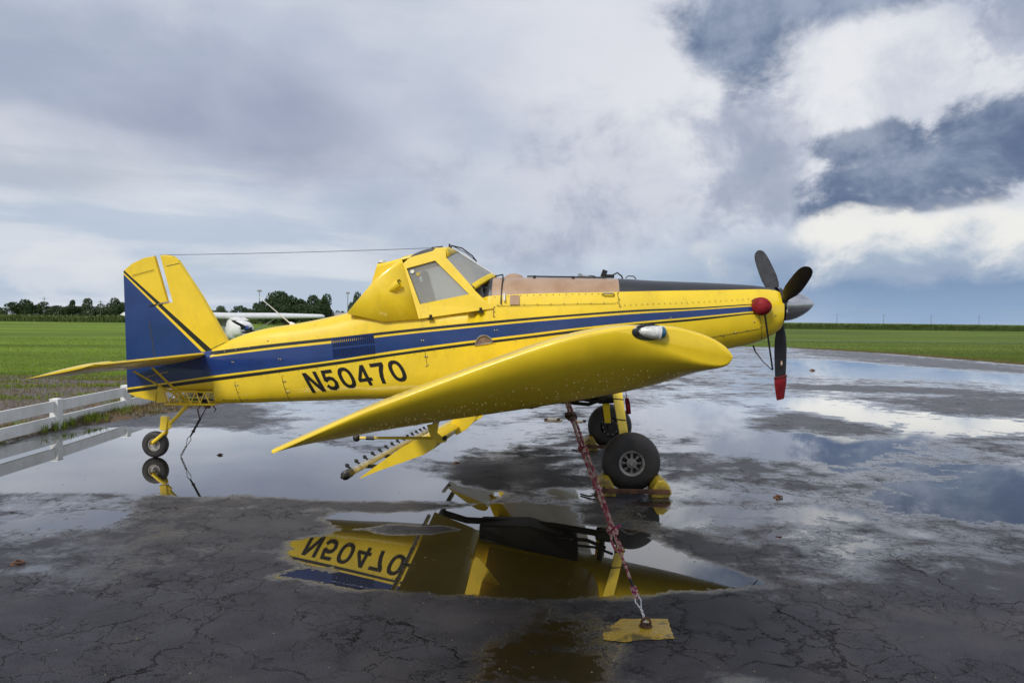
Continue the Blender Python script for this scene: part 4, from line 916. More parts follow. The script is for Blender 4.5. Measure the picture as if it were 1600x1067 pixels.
def wheel(name, c, r, w, rim_r, parent, axis=(0, -1, 0), spokes=8, tyre_mat='rubber'):
    """tyre with grooves and a dished rim; outer face towards axis"""
    root = None; mb = MB(); hw = w/2; prof = []
    for k in range(17):
        a = math.pi*(k/16)-math.pi/2; ca, sa = math.cos(a), math.sin(a)
        prof.append((hw*math.copysign(abs(sa)**.75, sa), rim_r+(r-rim_r)*abs(ca)**.62))
    prof = [(-hw*.72, rim_r-.012)]+prof+[(hw*.72, rim_r-.012)]; mb.lathe(prof, c, axis, 44)
    for g in (-.30, 0.0, .30): mb.lathe([(g*hw-.006, r+.0012), (g*hw+.006, r+.0012)], c, axis, 44, 1) if False else None
    tyre = part(mb, 'tyre', [tyre_mat], parent=parent)
    return tyre
mb = MB(); tc_ = (tx, 0, .186); 
tw = MB(); tw.lathe([(-.045, .10), (-.047, .075), (-.03, .06), (-.028, .03), (-.06, .028), (-.06, 0)][::-1]+[(.045, .10), (.047, .075), (.03, .06), (.028, .03), (.06, .028), (.06, 0)], tc_, (0, -1, 0), 24, 0); twr = part(tw, 'tail_wheel', 'rim_grey')
wheel('tyre', tc_, .187, .125, .10, twr)

# main gear
def build_gear(s):
    cx, cy, cz, r = 0.0, 1.55*s, .345, .345
    mb = MB(); top = [(-0.21,1.218),(-0.083,1.22),(-0.13,0.69),(-0.023,0.691)]
    P = [(top[0], top[1], .80), (top[2], top[3], 1.34)]
    sec = lambda a, b, y, t: [(a[0], (y-t)*s, a[1]), (b[0], (y-t)*s, b[1]), (b[0], (y+t)*s, b[1]), (a[0], (y+t)*s, a[1])]
    at, bt, ab, bb = top
    ex = lambda p, q, f: (p[0]+(q[0]-p[0])*f, p[1]+(q[1]-p[1])*f)
    mb.loft([sec(ex(at, ab, -1.3), ex(bt, bb, -1.3), .55, .03), sec(at, bt, 1.05, .024), sec(ab, bb, 1.36, .020), sec(ex(at, ab, 1.55), ex(bt, bb, 1.55), 1.42, .018)])
    lg = bevel(part(mb, 'landing_gear_leg', 'yellow_paint', smooth=False), .006)
    for f in (.33, .78):
        a, b = ex(at, ab, f), ex(bt, bb, f); y = 1.05+.31*f
        mb = MB(); mb.box(((a[0]+b[0])/2, y*s, (a[1]+b[1])/2), (abs(b[0]-a[0])+.02, .06, .012), 0, Matrix.Rotation(R(6), 3, 'Y')); part(mb, 'clamp_band', 'black_plastic', parent=lg, smooth=False)
    wroot = MB()
    # rim: dish with eight round openings
    n = 8; ax = Vector((0, s, 0)); o = Vector((cx, cy, cz)); q = lambda a, rr, th: o+ax*a+Vector((math.cos(th)*rr, 0, math.sin(th)*rr))
    wroot.lathe([(-.13, .150), (.118, .152), (.128, .158), (.132, .150), (.124, .128), (.095, .118)], o, ax, 40, 0)
    for k in range(n):
        a0 = 2*math.pi*k/n
        for i in range(6):   # spokes between the openings
            pass
        th = [a0-.17, a0+.17]
        vs = [q(.085, .120, th[0]), q(.085, .120, th[1]), q(.10, .085, a0+.11), q(.105, .055, a0+.12), q(.105, .055, a0-.12), q(.10, .085, a0-.11)]
        wroot.add(vs, [(0, 1, 2, 5), (5, 2, 3, 4)], 0)
    wroot.lathe([(.085, .062), (.112, .058), (.114, .036), (.128, .034), (.134, .026), (.134, 0)], o, ax, 24, 0); wroot.lathe([(.050, .122), (.048, .0)], o, ax, 24, 1)
    for k in range(n):
        a0 = 2*math.pi*(k+.5)/n; wroot.lathe([(.09, .008), (.125, .008), (.125, 0)], q(0, .142, a0), ax, 6, 0)
    # brake disc and axle on the inner side
    wroot.lathe([(-.135, .13), (-.15, .12), (-.15, .05), (-.21, .045), (-.21, 0)], o, ax, 24, 1)
    for k in range(10):
        a0 = 2*math.pi*k/10; wroot.box(q(-.145, .115, a0), (.018, .018, .018), 0)
    wh = part(wroot, 'main_wheel', ['rim_grey', 'dark_metal'])
    mb = MB(); hw = .145; prof = [(-hw*.78, .146)]
    for k in range(21):
        a = math.pi*(k/20)-math.pi/2; ca, sa = math.cos(a), math.sin(a); rr = .155+(r-.155)*abs(ca)**.60; prof.append((hw*math.copysign(abs(sa)**.72, sa), rr))
    prof.append((hw*.78, .146)); mb.lathe(prof, o, ax, 56); part(mb, 'tyre', 'rubber', parent=wh)
for s in (-1, 1): build_gear(s)

# belly: hopper gate, spray pump with its fan, plumbing
mb = MB(); mb.loft([[(-1.9, -.33, .98), (-1.9, .33, .98), (-1.9, .25, .80), (-1.9, -.25, .80)], [(-1.2, -.36, 1.12), (-1.2, .36, 1.12), (-1.2, .27, .80), (-1.2, -.27, .80)], [(-.55, -.34, 1.25), (-.55, .34, 1.25), (-.55, .2, .98), (-.55, -.2, .98)]]); bevel(part(mb, 'hopper_gate', 'dark_metal', smooth=False), .02)
mb = MB(); c = (-.15, 0, .96); mb.lathe([(-.16, .03), (-.14, .09), (.05, .10), (.12, .07), (.16, .03), (.17, 0)], c, (1, 0, .1), 16); mb.tube([(-.2, 0, 1.0), (-.25, 0, 1.35)], .04, 8); pump = part(mb, 'spray_pump', 'dark_metal')
for k in range(5):
    a = 2*math.pi*k/5; mb = MB(); d = Vector((0, math.cos(a), math.sin(a))); e = Vector((0.5, -math.sin(a)*.8, math.cos(a)*.8)).normalized()*.035; p = Vector(c)+Vector((.15, 0, .01))
    mb.add([p+d*.03-e*.5, p+d*.03+e*.5, p+d*.27+e, p+d*.27-e, p+d*.03-e*.5+Vector((.006, 0, 0)), p+d*.03+e*.5+Vector((.006, 0, 0)), p+d*.27+e+Vector((.006, 0, 0)), p+d*.27-e+Vector((.006, 0, 0))], [(0, 1, 2, 3), (4, 7, 6, 5), (0, 4, 5, 1), (1, 5, 6, 2), (2, 6, 7, 3), (3, 7, 4, 0)]); part(mb, 'fan_blade', 'dark_metal', parent=pump, smooth=False)
mb = MB(); mb.tube([(-.3, .05, .95), (-.9, .12, .88), (-1.5, .1, .84), (-2.1, 0, .80), (-2.45, 0, .70)], .045, 10); mb.tube([(-2.42, -1.0, .66), (-2.45, 0, .70), (-2.42, 1.0, .66)], .035, 10); mb.tube([(-.7, -.45, .98), (-.35, -.65, .95), (-.12, -.7, 1.02)], .018, 8); mb.tube([(-.9, -.35, .92), (-.45, -.5, .9), (-.2, -.5, 1.0)], .025, 8)
part(mb, 'spray_pipe', 'dark_metal')

# ------------------------------------------------------------------ canopy
def cy(z, x=-2.4): return w_(x)+.004-0.20*(z-2.02)
def cside(pts): return [(x, -cy(z, x), z) for x, z in pts]
K = dict(A=0)
cA, cB, cC, cD, cE, cF, cG, cH, cI, cJ, cK, cL, cN, cM = cside([(-3.693,2.064),(-3.438,2.383),(-3.34,2.5),(-2.977,2.798),(-2.865,2.824),(-2.547,2.913),(-2.375,2.927),(-2.368,2.824),(-2.004,2.432),(-1.961,2.377),(-1.716,2.15),(-2.706,2.001),(-3.187,1.957),(-2.951,2.742)])
w1, w2, w3, w4 = cside([(-2.9,2.675),(-2.516,2.782),(-2.045,2.334),(-2.697,2.196)])
def mirror(p): return (p[0], -p[1], p[2])
def canopy_shell():
    mb = MB()
    for f in (lambda p: p, mirror):
        q = lambda *pp: mb.add([f(p) for p in pp], [tuple(range(len(pp)))])
        q(cA, cB, cN); q(cB, cC, cN); q(cC, cL, cN); q(cC, cM, cL); q(cC, cD, cM)
    # roof and rear slope: rounded bridge between the two sides
    top = [cA, cB, cC, cD, cE, cF, cG]
    rows = []
    for p in top:
        wv = abs(p[1]); r = []
        for k in range(13):
            s = -1+2*k/12; r.append((p[0]+.0, s*wv*(1.0), p[2]+.055*(1-abs(s)**2.6)))
        rows.append(r)
    o = len(mb.v)
    mb.loft(rows, closed=False, caps=False)
    # front lip of the roof down to the windshield top
    g = rows[-1]; lip = []
    for k in range(13):
        s = -1+2*k/12; xc = cH[0]+(WSTOP[0]-cH[0])*(1-s*s); lip.append((xc, s*abs(cH[1]), cH[2]+(WSTOP[1]-cH[2])*(1-abs(s)**2.2)))
    mb.loft([g, lip], closed=False, caps=False)
    o = part(mb, 'canopy', ['yellow_paint', 'interior'], angle=40)
    return o, lip
WSTOP = (-2.25,2.924); WSBOT = (-1.75,2.613)
can, lip = canopy_shell()
sol = can.modifiers.new('thickness', 'SOLIDIFY'); sol.thickness = .03; sol.offset = 0
def framed(outer, hole, name):
    """door: ring of quads between outer outline and the window opening, matched by index"""
    for f, nm in ((lambda p: (p[0], p[1]-.004, p[2]), name), (lambda p: (p[0], -p[1]+.004, p[2]), name)):
        mb = MB(); n = len(outer)
        for i in range(n):
            a, b, c, d = outer[i], outer[(i+1) % n], hole[(i+1) % n], hole[i]
            pts = [a, b, c, d] if c != d else [a, b, c]
            mb.add([f(p) for p in pts], [tuple(range(len(pts)))])
        o = part(mb, nm, ['yellow_paint', 'interior'], smooth=False)
        s = o.modifiers.new('thickness', 'SOLIDIFY'); s.thickness = .028; s.offset = 0
        yield o
door_outer = [cM, cE, cF, cG, cH, cI, cJ, cK, cL]
door_hole = [w1, w1, w2, w2, w2, w3, w3, w3, w4]
doors = list(framed(door_outer, door_hole, 'cockpit_door'))
for k, dobj in enumerate(doors):
    s = -1 if k == 0 else 1
    mb = MB(); mb.add([(p[0], -s*p[1]-s*.012 if False else s*(abs(p[1])-.012), p[2]) for p in (w1, w2, w3, w4)], [(0, 1, 2, 3)]); part(mb, 'door_window', 'window_glass', parent=dobj, smooth=False)
    mb = MB(); L = [Vector((p[0], s*(abs(p[1])+.010), p[2])) for p in (w1, w2, w3, w4)]
    mb.tube(L, .0055, 4, closed=True); part(mb, 'window_seal', 'black_plastic', parent=dobj)
    for u in [(-2.549,2.015),(-1.885,2.115)]:
        yy = max(cy(u[1], u[0]), fus_y(*u))
        mb = MB(); mb.lathe([(0, .02), (.02, .02), (.022, .012), (.03, .01), (.03, 0)], (u[0], s*yy, u[1]+.025), (0, s, 0), 8); mb.box((u[0], s*(yy+.012), u[1]-.01), (.075, .03, .022)); mb.box((u[0], s*(yy+.014), u[1]+.035), (.03, .02, .02)); part(mb, 'door_latch', 'dark_metal', parent=dobj)
    h = (-2.852,2.029); yy = fus_y(*h)
    mb = MB(); mb.tube([(h[0]-.075, s*(yy-.01), h[1]-.012), (h[0]-.06, s*(yy+.025), h[1]-.008), (h[0]+.06, s*(yy+.025), h[1]+.006), (h[0]+.075, s*(yy-.01), h[1]+.004)], .013, 8); part(mb, 'grab_handle', 'white_paint')
# stickers in the window corner
st = [(-2.824,2.637),(-2.742,2.603)]
for (p, m) in zip(st, ('sticker_white', 'chock_yellow')):
    mb = MB(); mb.lathe([(0, .026), (.001, .026), (.001, 0)], (p[0], -cy(p[1], p[0])-.002, p[1]), (0, -1, .2), 16); part(mb, 'sticker', m)
# windshield: curved pane, centre strip, bottom arch
def ws_point(s, t):
    k = 1-abs(s)**2.2
    top = Vector((cH[0]+(WSTOP[0]-cH[0])*(1-s*s), s*abs(cH[1]), cH[2]+(WSTOP[1]-cH[2])*k)); bot = Vector((cI[0]+(WSBOT[0]-cI[0])*(1-s*s), s*abs(cI[1]), cI[2]+(WSBOT[1]-cI[2])*k))
    return top.lerp(bot, t)
mb = MB(); mb.loft([[ws_point(-1+2*i/16, j/5) for i in range(17)] for j in range(6)], closed=False, caps=False); ws = part(mb, 'windshield', 'windshield_glass', angle=60)
mb = MB(); rows = []
for t, o_ in ((.93, .004), (.94, .016), (1.06, .020), (1.075, .012), (1.07, -.03)):
    rows.append([ws_point(-1+2*i/24, t)+Vector((.55*o_, (-1+2*i/24)*o_*.6, .85*o_)) for i in range(25)])
mb.loft(rows, closed=False, caps=False); part(mb, 'windshield_arch', ['yellow_paint'], angle=60)
mb = MB(); mb.tube([ws_point(0, t/6)+Vector((.006, 0, .008)) for t in range(7)], .02, 6, flat=.5); part(mb, 'windshield_strip', 'sticker_white')
mb = MB(); mb.loft([[ws_point(-1+2*i/16, .0+t)-Vector((.012, 0, .01)) for i in range(17)] for t in (0, .10, .2)], closed=False, caps=False); part(mb, 'sun_visor', 'interior')
# roof skylight (dark), hump with beacon, air scoop
rp = [(-2.895,2.811),(-2.813,2.872),(-2.718,2.915),(-2.624,2.942),(-2.537,2.951),(-2.554,2.916),(-2.589,2.89),(-2.709,2.851),(-2.821,2.816)]
for s in (-1, 1):
    mb = MB(); mb.loft([[(x, s*(abs(cy(z, x))+d), z) for x, z in rp] for d in (-.16, .005, .012)]); part(mb, 'roof_window', 'nose_black', smooth=False)
hp = [(-3.429,2.515),(-3.358,2.756),(-3.233,2.779),(-3.027,2.838),(-2.929,2.874)]
mb = MB(); rows = []
for (x, z), wd in zip(hp, (.17, .16, .15, .13, .08)):
    rows.append([(x, -wd, z-.30), (x, -wd*.95, z-.04), (x, -wd*.6, z), (x, wd*.6, z), (x, wd*.95, z-.04), (x, wd, z-.30)])
mb.loft(rows, closed=False, caps=False); mb.add([rows[0][i] for i in range(6)], [tuple(range(6))]); part(mb, 'canopy_fairing', 'yellow_paint', angle=30)
b = (-3.314,2.783); mb = MB(); mb.lathe([(0, .055), (.02, .055), (.05, .045), (.065, .025), (.07, 0)], (b[0], 0, b[1]-.025), (0, 0, 1), 16, 0, [1, 0, 0, 0]); part(mb, 'beacon', ['lens_white', 'black_plastic'])
sc_ = [(-3.102,2.393),(-2.955,2.481)]
mb = MB(); path = [(sc_[0][0]-.03, -cy(sc_[0][1], sc_[0][0])+.03, sc_[0][1]-.02), (sc_[0][0]+.05, -cy(sc_[0][1], sc_[0][0])-.03, sc_[0][1]+.02), (sc_[1][0]-.02, -cy(sc_[1][1], sc_[1][0])-.055, sc_[1][1]-.005)]
mb.tube(path, [.03, .06, .068], 14); end = Vector(path[-1]); mb.lathe([(.0, .055), (-.02, .05), (-.02, 0)], end+Vector((.008, 0, .003)), (1, -.2, .5), 14, 1); part(mb, 'air_scoop', ['yellow_paint', 'black_paint'], angle=60)
# cockpit interior
mb = MB(); mb.box((-2.62, 0, 2.22), (.10, .44, .62), 0, Matrix.Rotation(R(-16), 3, 'Y')); mb.box((-2.42, 0, 1.98), (.42, .44, .12)); mb.box((-2.70, 0, 2.58), (.08, .24, .18), 0, Matrix.Rotation(R(-16), 3, 'Y')); bevel(part(mb, 'pilot_seat', 'seat_cloth', smooth=False), .03)
for s in (-1, 1):
    mb = MB(); mb.tube([(w4[0]-.02, s*(abs(w4[1])-.07), w4[2]-.05), (w1[0]-.02, s*(abs(w1[1])-.07), w1[2]+.01), (w2[0], s*(abs(w2[1])-.07), w2[2]+.02), (w3[0]+.04, s*(abs(w3[1])-.07), w3[2])], .028, 8); part(mb, 'roll_cage_tube', 'interior')
mb = MB(); mb.box((-1.93, 0, 2.38), (.12, .78, .26), 0, Matrix.Rotation(R(-14), 3, 'Y')); part(mb, 'instrument_panel', 'interior', smooth=False)

# cable cutter / windshield wiper frame on the roof, antenna wire, whip antenna
mb = MB(); a = [(-2.375,2.976),(-2.372,3.046),(-2.358,2.985),(-2.34,3.02),(-2.197,2.986),(-2.054,2.881),(-1.991,2.802),(-2.296,3.025),(-2.144,2.924),(-2.34,2.949)]
v = [(x, 0, z) for x, z in a]
mb.tube([v[0], v[1]], .012, 6); mb.tube([v[3], v[4], v[5], v[6]], .010, 6); mb.tube([(v[3][0], -.06, v[3][2]), (v[9][0], -.10, v[9][2])], .010, 6); mb.tube([v[3], v[8], v[6]], .006, 6); mb.box((v[2][0], 0, v[2][2]+.0), (.035, .05, .06)); part(mb, 'wiper', 'black_plastic')
mb = MB(); a, b, c = [(-6.461,2.862),(-2.572,2.988),(-2.465,3.002)]; pts = []
for i in range(13):
    t = i/12; pts.append((a[0]+(b[0]-a[0])*t, 0, a[1]+(b[1]-a[1])*t-.05*t*(1-t)))
mb.tube(pts, .0036, 5); mb.tube([(b[0], 0, b[1]-.05), (b[0], 0, b[1]+.01)], .01, 6); mb.tube([(b[0]-.05, 0, b[1]), (c[0], 0, c[1]+.005)], .012, 6); part(mb, 'antenna_wire', 'black_plastic')
mb = MB(); a, b = [(-4.566,1.896),(-5.05,2.286)]; mb.tube([(a[0], 0, a[1]-.01), (b[0], 0, b[1])], [.009, .005], 6); mb.lathe([(-.03, .04), (.01, .035), (.05, .02), (.06, .012)], (a[0], 0, a[1]), (b[0]-a[0], 0, b[1]-a[1]), 10); part(mb, 'whip_antenna', 'sticker_white')

# hopper lid gear on the tan hopper
mb = MB(); d = (-1.474,2.585); mb.lathe([(-.02, .14), (.0, .14), (.03, .11), (.055, .05), (.06, 0)], (d[0], 0, d[1]), (0, 0, 1), 24); part(mb, 'hopper_vent', 'hopper_tan')
for u in [(-1.187,2.578),(-0.662,2.574)]:
    for s in (-1, 0, 1): mb = MB(); mb.box((u[0], s*.22, u[1]+.015-.03*abs(s)), (.035, .06, .05)); part(mb, 'lid_clamp', 'black_plastic', smooth=False)
lid = [(-1.289,2.586),(-0.065,2.579)]
mb = MB(); mb.tube([(lid[0][0], -.15, lid[0][1]+.012), (lid[1][0]-.15, -.15, lid[1][1]+.010)], .012, 6); part(mb, 'lid_rail', 'dark_metal')
u = (-0.215,2.631); mb = MB(); mb.box((u[0]-.02, 0, u[1]+.02), (.07, .06, .10), 0, Matrix.Rotation(R(20), 3, 'Y')); mb.box((u[0]+.04, 0, u[1]-.015), (.16, .05, .05)); mb.tube([(u[0]+.10, 0, u[1]+.0), (u[0]+.16, 0, u[1]+.035), (u[0]+.22, 0, u[1]-.01), (u[0]+.24, 0, u[1]-.06)], .012, 6); bevel(part(mb, 'filler_latch', 'black_plastic', smooth=False), .01)
u = (-0.566,2.601); mb = MB(); mb.lathe([(0, .03), (.05, .03), (.06, .0)], (u[0], -.05, u[1]-.01), (0, 0, 1), 8); mb.tube([(u[0], -.05, u[1]+.02), (u[0]+.12, -.05, u[1]+.0)], .016, 6); part(mb, 'filler_cap', 'metal')
u = (0.127,2.598); mb = MB(); mb.tube([(u[0]-.07, -.05, u[1]-.01), (u[0]-.04, -.05, u[1]+.02), (u[0]+.04, -.05, u[1]+.018), (u[0]+.07, -.05, u[1]-.02)], .008, 6); part(mb, 'lift_ring', 'dark_metal'); mb = MB(); mb.tube([(u[0]-.6, -.05, u[1]+.01), (u[0]-.55, -.05, u[1]+.022), (u[0]-.48, -.05, u[1]+.01)], .008, 6); part(mb, 'lift_ring', 'dark_metal')
tab = [(-1.504,2.329),(-1.378,2.33),(-1.375,2.204),(-1.501,2.202)]
mb = MB(); pts = [(x, -fus_y(x, z)-.004, z) for x, z in tab]; mb.add(pts, [(0, 1, 2, 3)]); part(mb, 'sight_gauge', 'hopper_tan', smooth=False)
t0 = [(-1.617,2.585),(-1.614,2.423),(-1.62,2.21)]; mb = MB(); mb.tube([(t0[0][0]-.12, -.12, t0[0][1]+.01), (t0[0][0], -.2, t0[0][1]+.03), (t0[0][0]+.01, -.33, t0[0][1]-.02), (t0[1][0], -fus_y(*t0[1])-.01, t0[1][1]), (t0[2][0], -fus_y(*t0[2])-.008, t0[2][1])], .010, 6); part(mb, 'vent_hose', 'black_plastic')
t1 = [(-1.576,2.345),(-1.574,2.252)]; mb = MB(); mb.tube([(t1[0][0], -fus_y(*t1[0])-.02, t1[0][1]), (t1[1][0], -fus_y(*t1[1])-.02, t1[1][1])], .016, 8); part(mb, 'step_light', 'white_paint')
h = (-0.215,2.349); mb = MB(); yy = fus_y(*h); mb.tube([(h[0]-.08, -yy+.01, h[1]), (h[0]-.06, -yy-.03, h[1]+.012), (h[0]+.06, -yy-.03, h[1]+.012), (h[0]+.08, -yy+.01, h[1]-.002)], .012, 8); part(mb, 'grab_handle', 'metal')
# round vent on the flank
g0_, g1_ = [(-1.952,1.663),(-1.715,1.704)]
gv = MB(); cen = ((g0_[0]+g1_[0])/2, (g0_[1]+g1_[1])/2); rad = math.hypot(g1_[0]-g0_[0], g1_[1]-g0_[1])/2; ang = math.atan2(g1_[1]-g0_[1], g1_[0]-g0_[0])
def hv(r, k, d): 
    t = ang+math.pi*k/16; x, z = cen[0]+r*math.cos(t), cen[1]+r*math.sin(t); return (x, -fus_y(x, z)-d, z)
gv.loft([[hv(r*rad, k, d) for k in range(17)] for r, d in ((1.0, -.002), (.99, .018), (.93, .026), (.86, .022), (.80, .004))], closed=False, caps=False, mi=0)
gv.loft([[hv(r*rad, k, d) for k in range(17)] for r, d in ((.82, .004), (.4, .012), (.02, .014))], closed=False, caps=False, mi=1)
gv.tube([hv(rad, 0, .008), hv(rad*.02, 8, .014), hv(rad, 16, .008)], .008, 6, 0)
part(gv, 'round_vent', ['rim_grey', 'hopper_rust'], angle=60)

# ------------------------------------------------------------------ nose: gap ring, spinner, propeller, exhaust stack
ax = Vector((math.cos(R(4)), 0, math.sin(R(4)))); hubc = (2.189,2.237); H0 = Vector((hubc[0], 0, hubc[1]))
mb = MB(); mb.lathe([(-.07, .255), (-.02, .25), (-.02, .20), (.02, .19)], H0, ax, 32); part(mb, 'cowl_ring', 'black_paint')
prof = [(0, .205), (.02, .210), (.10, .205), (.18, .185), (.26, .150), (.33, .108), (.385, .062), (.42, .022), (.428, 0)]
mb = MB(); mb.lathe(prof, H0, ax, 36); mb.lathe([(-.04, .17), (0, .205)], H0, ax, 36); spn = part(mb, 'spinner', 'chrome', angle=60)
HUB = H0-ax*.02; e_up = Vector((-math.sin(R(4)), 0, math.cos(R(4)))); e_far = Vector((0, 1, 0))
PROP_ROLL = 50.0; PR = 1.30
def blade(theta):
    d = e_up*math.cos(theta)+e_far*math.sin(theta); side = ax.cross(d).normalized()
    mb = MB(); rings = []
    st = [(.15, .05, .05, 88), (.24, .055, .05, 80), (.32, .115, .034, 74), (.45, .19, .026, 68), (.62, .215, .02, 66), (.8, .212, .015, 64), (.98, .20, .011, 62), (1.12, .182, .009, 61), (1.22, .145, .007, 60), (1.275, .095, .005, 60), (1.30, .03, .003, 60)]
    for r, c, t, pit in st:
        r = r*PR/1.30; a = R(pit); cd = ax*math.sin(a)+side*math.cos(a); nd = cd.cross(d).normalized(); cen = HUB+d*r
        rings.append([cen+cd*(math.cos(2*math.pi*k/14)*c/2)+nd*(math.sin(2*math.pi*k/14)*t) for k in range(14)])
    mb.loft(rings); b = part(mb, 'propeller_blade', 'prop_black', angle=50)
    mb = MB(); mb.lathe([(.05, .062), (.16, .066), (.20, .058), (.21, 0)], HUB, d, 16); part(mb, 'blade_cuff', 'black_plastic', parent=b)
    return b, d, side
TH = [R(PROP_ROLL), R(PROP_ROLL+120), R(PROP_ROLL-120)]
blades = [blade(t) for t in TH]
stk = (1.791,2.214); ey = fus_y(*stk)
mb = MB(); mb.lathe([(-.08, .10), (.06, .105), (.09, .09)], (stk[0], -ey, stk[1]), (.25, -1, 0), 18); part(mb, 'exhaust_stack', 'dark_metal')
# ------------------------------------------------------------------ covers on the crop duster
ex = empty('exhaust_cover', W((stk[0]+.02, -ey-.10, stk[1]-.08))); tag(ex, 'red quilted exhaust cover on the yellow nose side with black straps', 'engine cover')
inv = lambda o: o.matrix_basis.inverted()
def wpart(mb, name, mats, root, **k):
    """parts of a thing given in world coordinates"""
    T = Matrix.Translation(-root.location); mb.v = [tuple(T @ Vector(p)) for p in mb.v]; return mb.build(name, mats, root, **k)
def lumpy_bag(c, axis, prof, n, amp, seed):
    rs = np.random.default_rng(seed); mb = MB(); mb.lathe(prof, c, axis, n); out = []
    C0 = Vector(c)
    for p in mb.v:
        q = Vector(p); d = (q-C0); out.append(tuple(C0+d*(1+amp*math.sin(9*d.x+seed)*math.cos(11*d.z+1.3*seed)+amp*.6*math.sin(23*d.z+17*d.x))))
    mb.v = out; return mb
c = W((stk[0]+.01, -ey-.06, stk[1])); axs = (PM.to_3x3() @ Vector((.2, -1, 0))).normalized()
mb = lumpy_bag(c, axs, [(-.10, .085), (-.08, .112), (-.02, .120), (.04, .118), (.085, .10), (.115, .06), (.125, 0)], 28, .05, 3); mb.tube([c+axs*(-.085)+Vector((0, 0, 0))+Vector((math.cos(a)*.112, 0, math.sin(a)*.112)) for a in np.linspace(0, 6.283, 20)[:-1]], .008, 6, 1, closed=True)
wpart(mb, 'cover', ['red_vinyl', 'cord_black'], ex, angle=70)
strap_pts = [(1.835,2.104),(1.853,2.037),(1.953,1.613),(2.031,1.367)]
mb = MB(); mb.tube([W((x, y_, z)) for (x, z), y_ in zip(strap_pts, (-.46, -.43, -.31, -.17))], [.012, .013, .012, .012], 6, flat=.4); wpart(mb, 'strap', 'cord_black', ex)
strap2 = [(1.78,1.69),(1.807,1.613),(1.91,1.476),(2.023,1.367)]
mb = MB(); mb.tube([W((x, y_, z)) for (x, z), y_ in zip(strap2, (-.12, -.12, -.14, -.17))], [.013, .010, .006, .006], 6); wpart(mb, 'strap', 'cord_black', ex)
# red boot on the lower blade tip
b_, d_, s_ = blades[1]
tipw = W(HUB+d_*1.15); bt = empty('propeller_boot', tipw); tag(bt, 'red vinyl boot pulled over the lower propeller blade tip', 'blade cover')
mb = MB(); rings = []
for r, cw, t in [(.99, .215, .024), (1.0, .225, .03), (1.10, .215, .028), (1.2, .185, .022), (1.29, .15, .016), (1.325, .135, .012)]:
    a = R(61.5); cd = ax*math.sin(a)+s_*math.cos(a); nd = cd.cross(d_).normalized(); cen = HUB+d_*(r*PR/1.3)
    rings.append([W(cen+cd*(math.cos(2*math.pi*k/18)*cw/2)+nd*(math.sin(2*math.pi*k/18)*t*(1+.25*math.sin(3*k+r*40)))) for k in range(18)])
mb.loft(rings); wpart(mb, 'boot', 'red_vinyl', bt, angle=60)
mb = MB(); mb.tube([rings[1][k]+(rings[1][k]-W(HUB+d_*1.0))*.05 for k in range(18)], .006, 6, closed=True); wpart(mb, 'drawstring', 'cord_black', bt)
mb = MB(); mb.tube([rings[1][9], rings[3][4], rings[4][1]], .005, 5); wpart(mb, 'seam', 'red_vinyl', bt)
dec = W(HUB+d_*.80); 
mb = MB(); a = R(64); cd = ax*math.sin(a)+s_*math.cos(a); nd = cd.cross(d_).normalized(); nd = nd if nd.y < 0 else -nd
for rr, mi, o_ in ((.030, 0, .020), (.020, 1, .0215)):
    ce = HUB+d_*.80+nd*o_; mb.add([ce+cd*math.cos(t)*rr*.7+d_*math.sin(t)*rr*1.3 for t in np.linspace(0, 6.283, 17)[:-1]], [tuple(range(16))], mi)
o = part(mb, 'blade_decal', ['decal_orange', 'sticker_white'], parent=b_, smooth=False)
# red flag on the far gear
fl_, = [(0.194,0.756)]
fr_ = empty('warning_flag', W((fl_[0], .9, fl_[1]-.2))); tag(fr_, 'small red streamer hanging beside the landing gear strut', 'flag')
mb = MB(); x0, z0 = fl_; 
rows = [[W((x0-.03+.012*i, .9+.012*math.sin(i*1.3), z0+.10)), W((x0-.03+.014*i+.015, .9+.02*math.sin(i*1.7+1), z0)), W((x0-.02+.014*i+.02, .9+.015*math.sin(i+2), z0-.14))] for i in range(6)]
mb.loft(rows, closed=False, caps=False); f = wpart(mb, 'streamer', 'red_vinyl', fr_); q_ = f.modifiers.new('thickness', 'SOLIDIFY'); q_.thickness = .006
mb = MB(); mb.tube([W((x0-.03, .9, z0+.28)), W((x0, .9, z0+.10))], .006, 5); wpart(mb, 'cord', 'cord_black', fr_)

# ------------------------------------------------------------------ wheel chocks
def chocks(s, label):
    c = W((0, 1.55*s, 0)); root = empty('wheel_chock', c, -PSI); tag(root, label, 'wheel chock', 'yellow wheel chocks')
    for e in (-1, 1):
        mb = MB(); sec = [(.20, .0), (.40, .0), (.435, .05), (.40, .14), (.335, .20), (.27, .19), (.215, .10)]
        rings = []
        for y in (-.36, -.34, .02, .04):
            k = .93 if y in (-.36, .04) else 1.0; rings.append([(e*(.32+(x-.32)*k), y, z*k+.001) for x, z in sec])
        mb.loft(rings); bevel(mb.build('chock_block', 'chock_yellow', root, smooth=False), .006, 1)
    mb = MB(); mb.box((0, -.385, .075), (.80, .035, .05)); bevel(mb.build('chock_bar', 'rust', root, smooth=False), .006)
    mb = MB(); mb.tube([(-.33, -.37, .12), (-.40, -.42, .03), (-.52, -.40, .012), (-.60, -.30, .012)], .010, 6); mb.build('cord', 'cord_black', root)
chocks(-1, 'yellow wheel chocks joined by a rusty bar around the near front tire'); chocks(1, 'yellow wheel chocks around the far front tire, partly hidden')

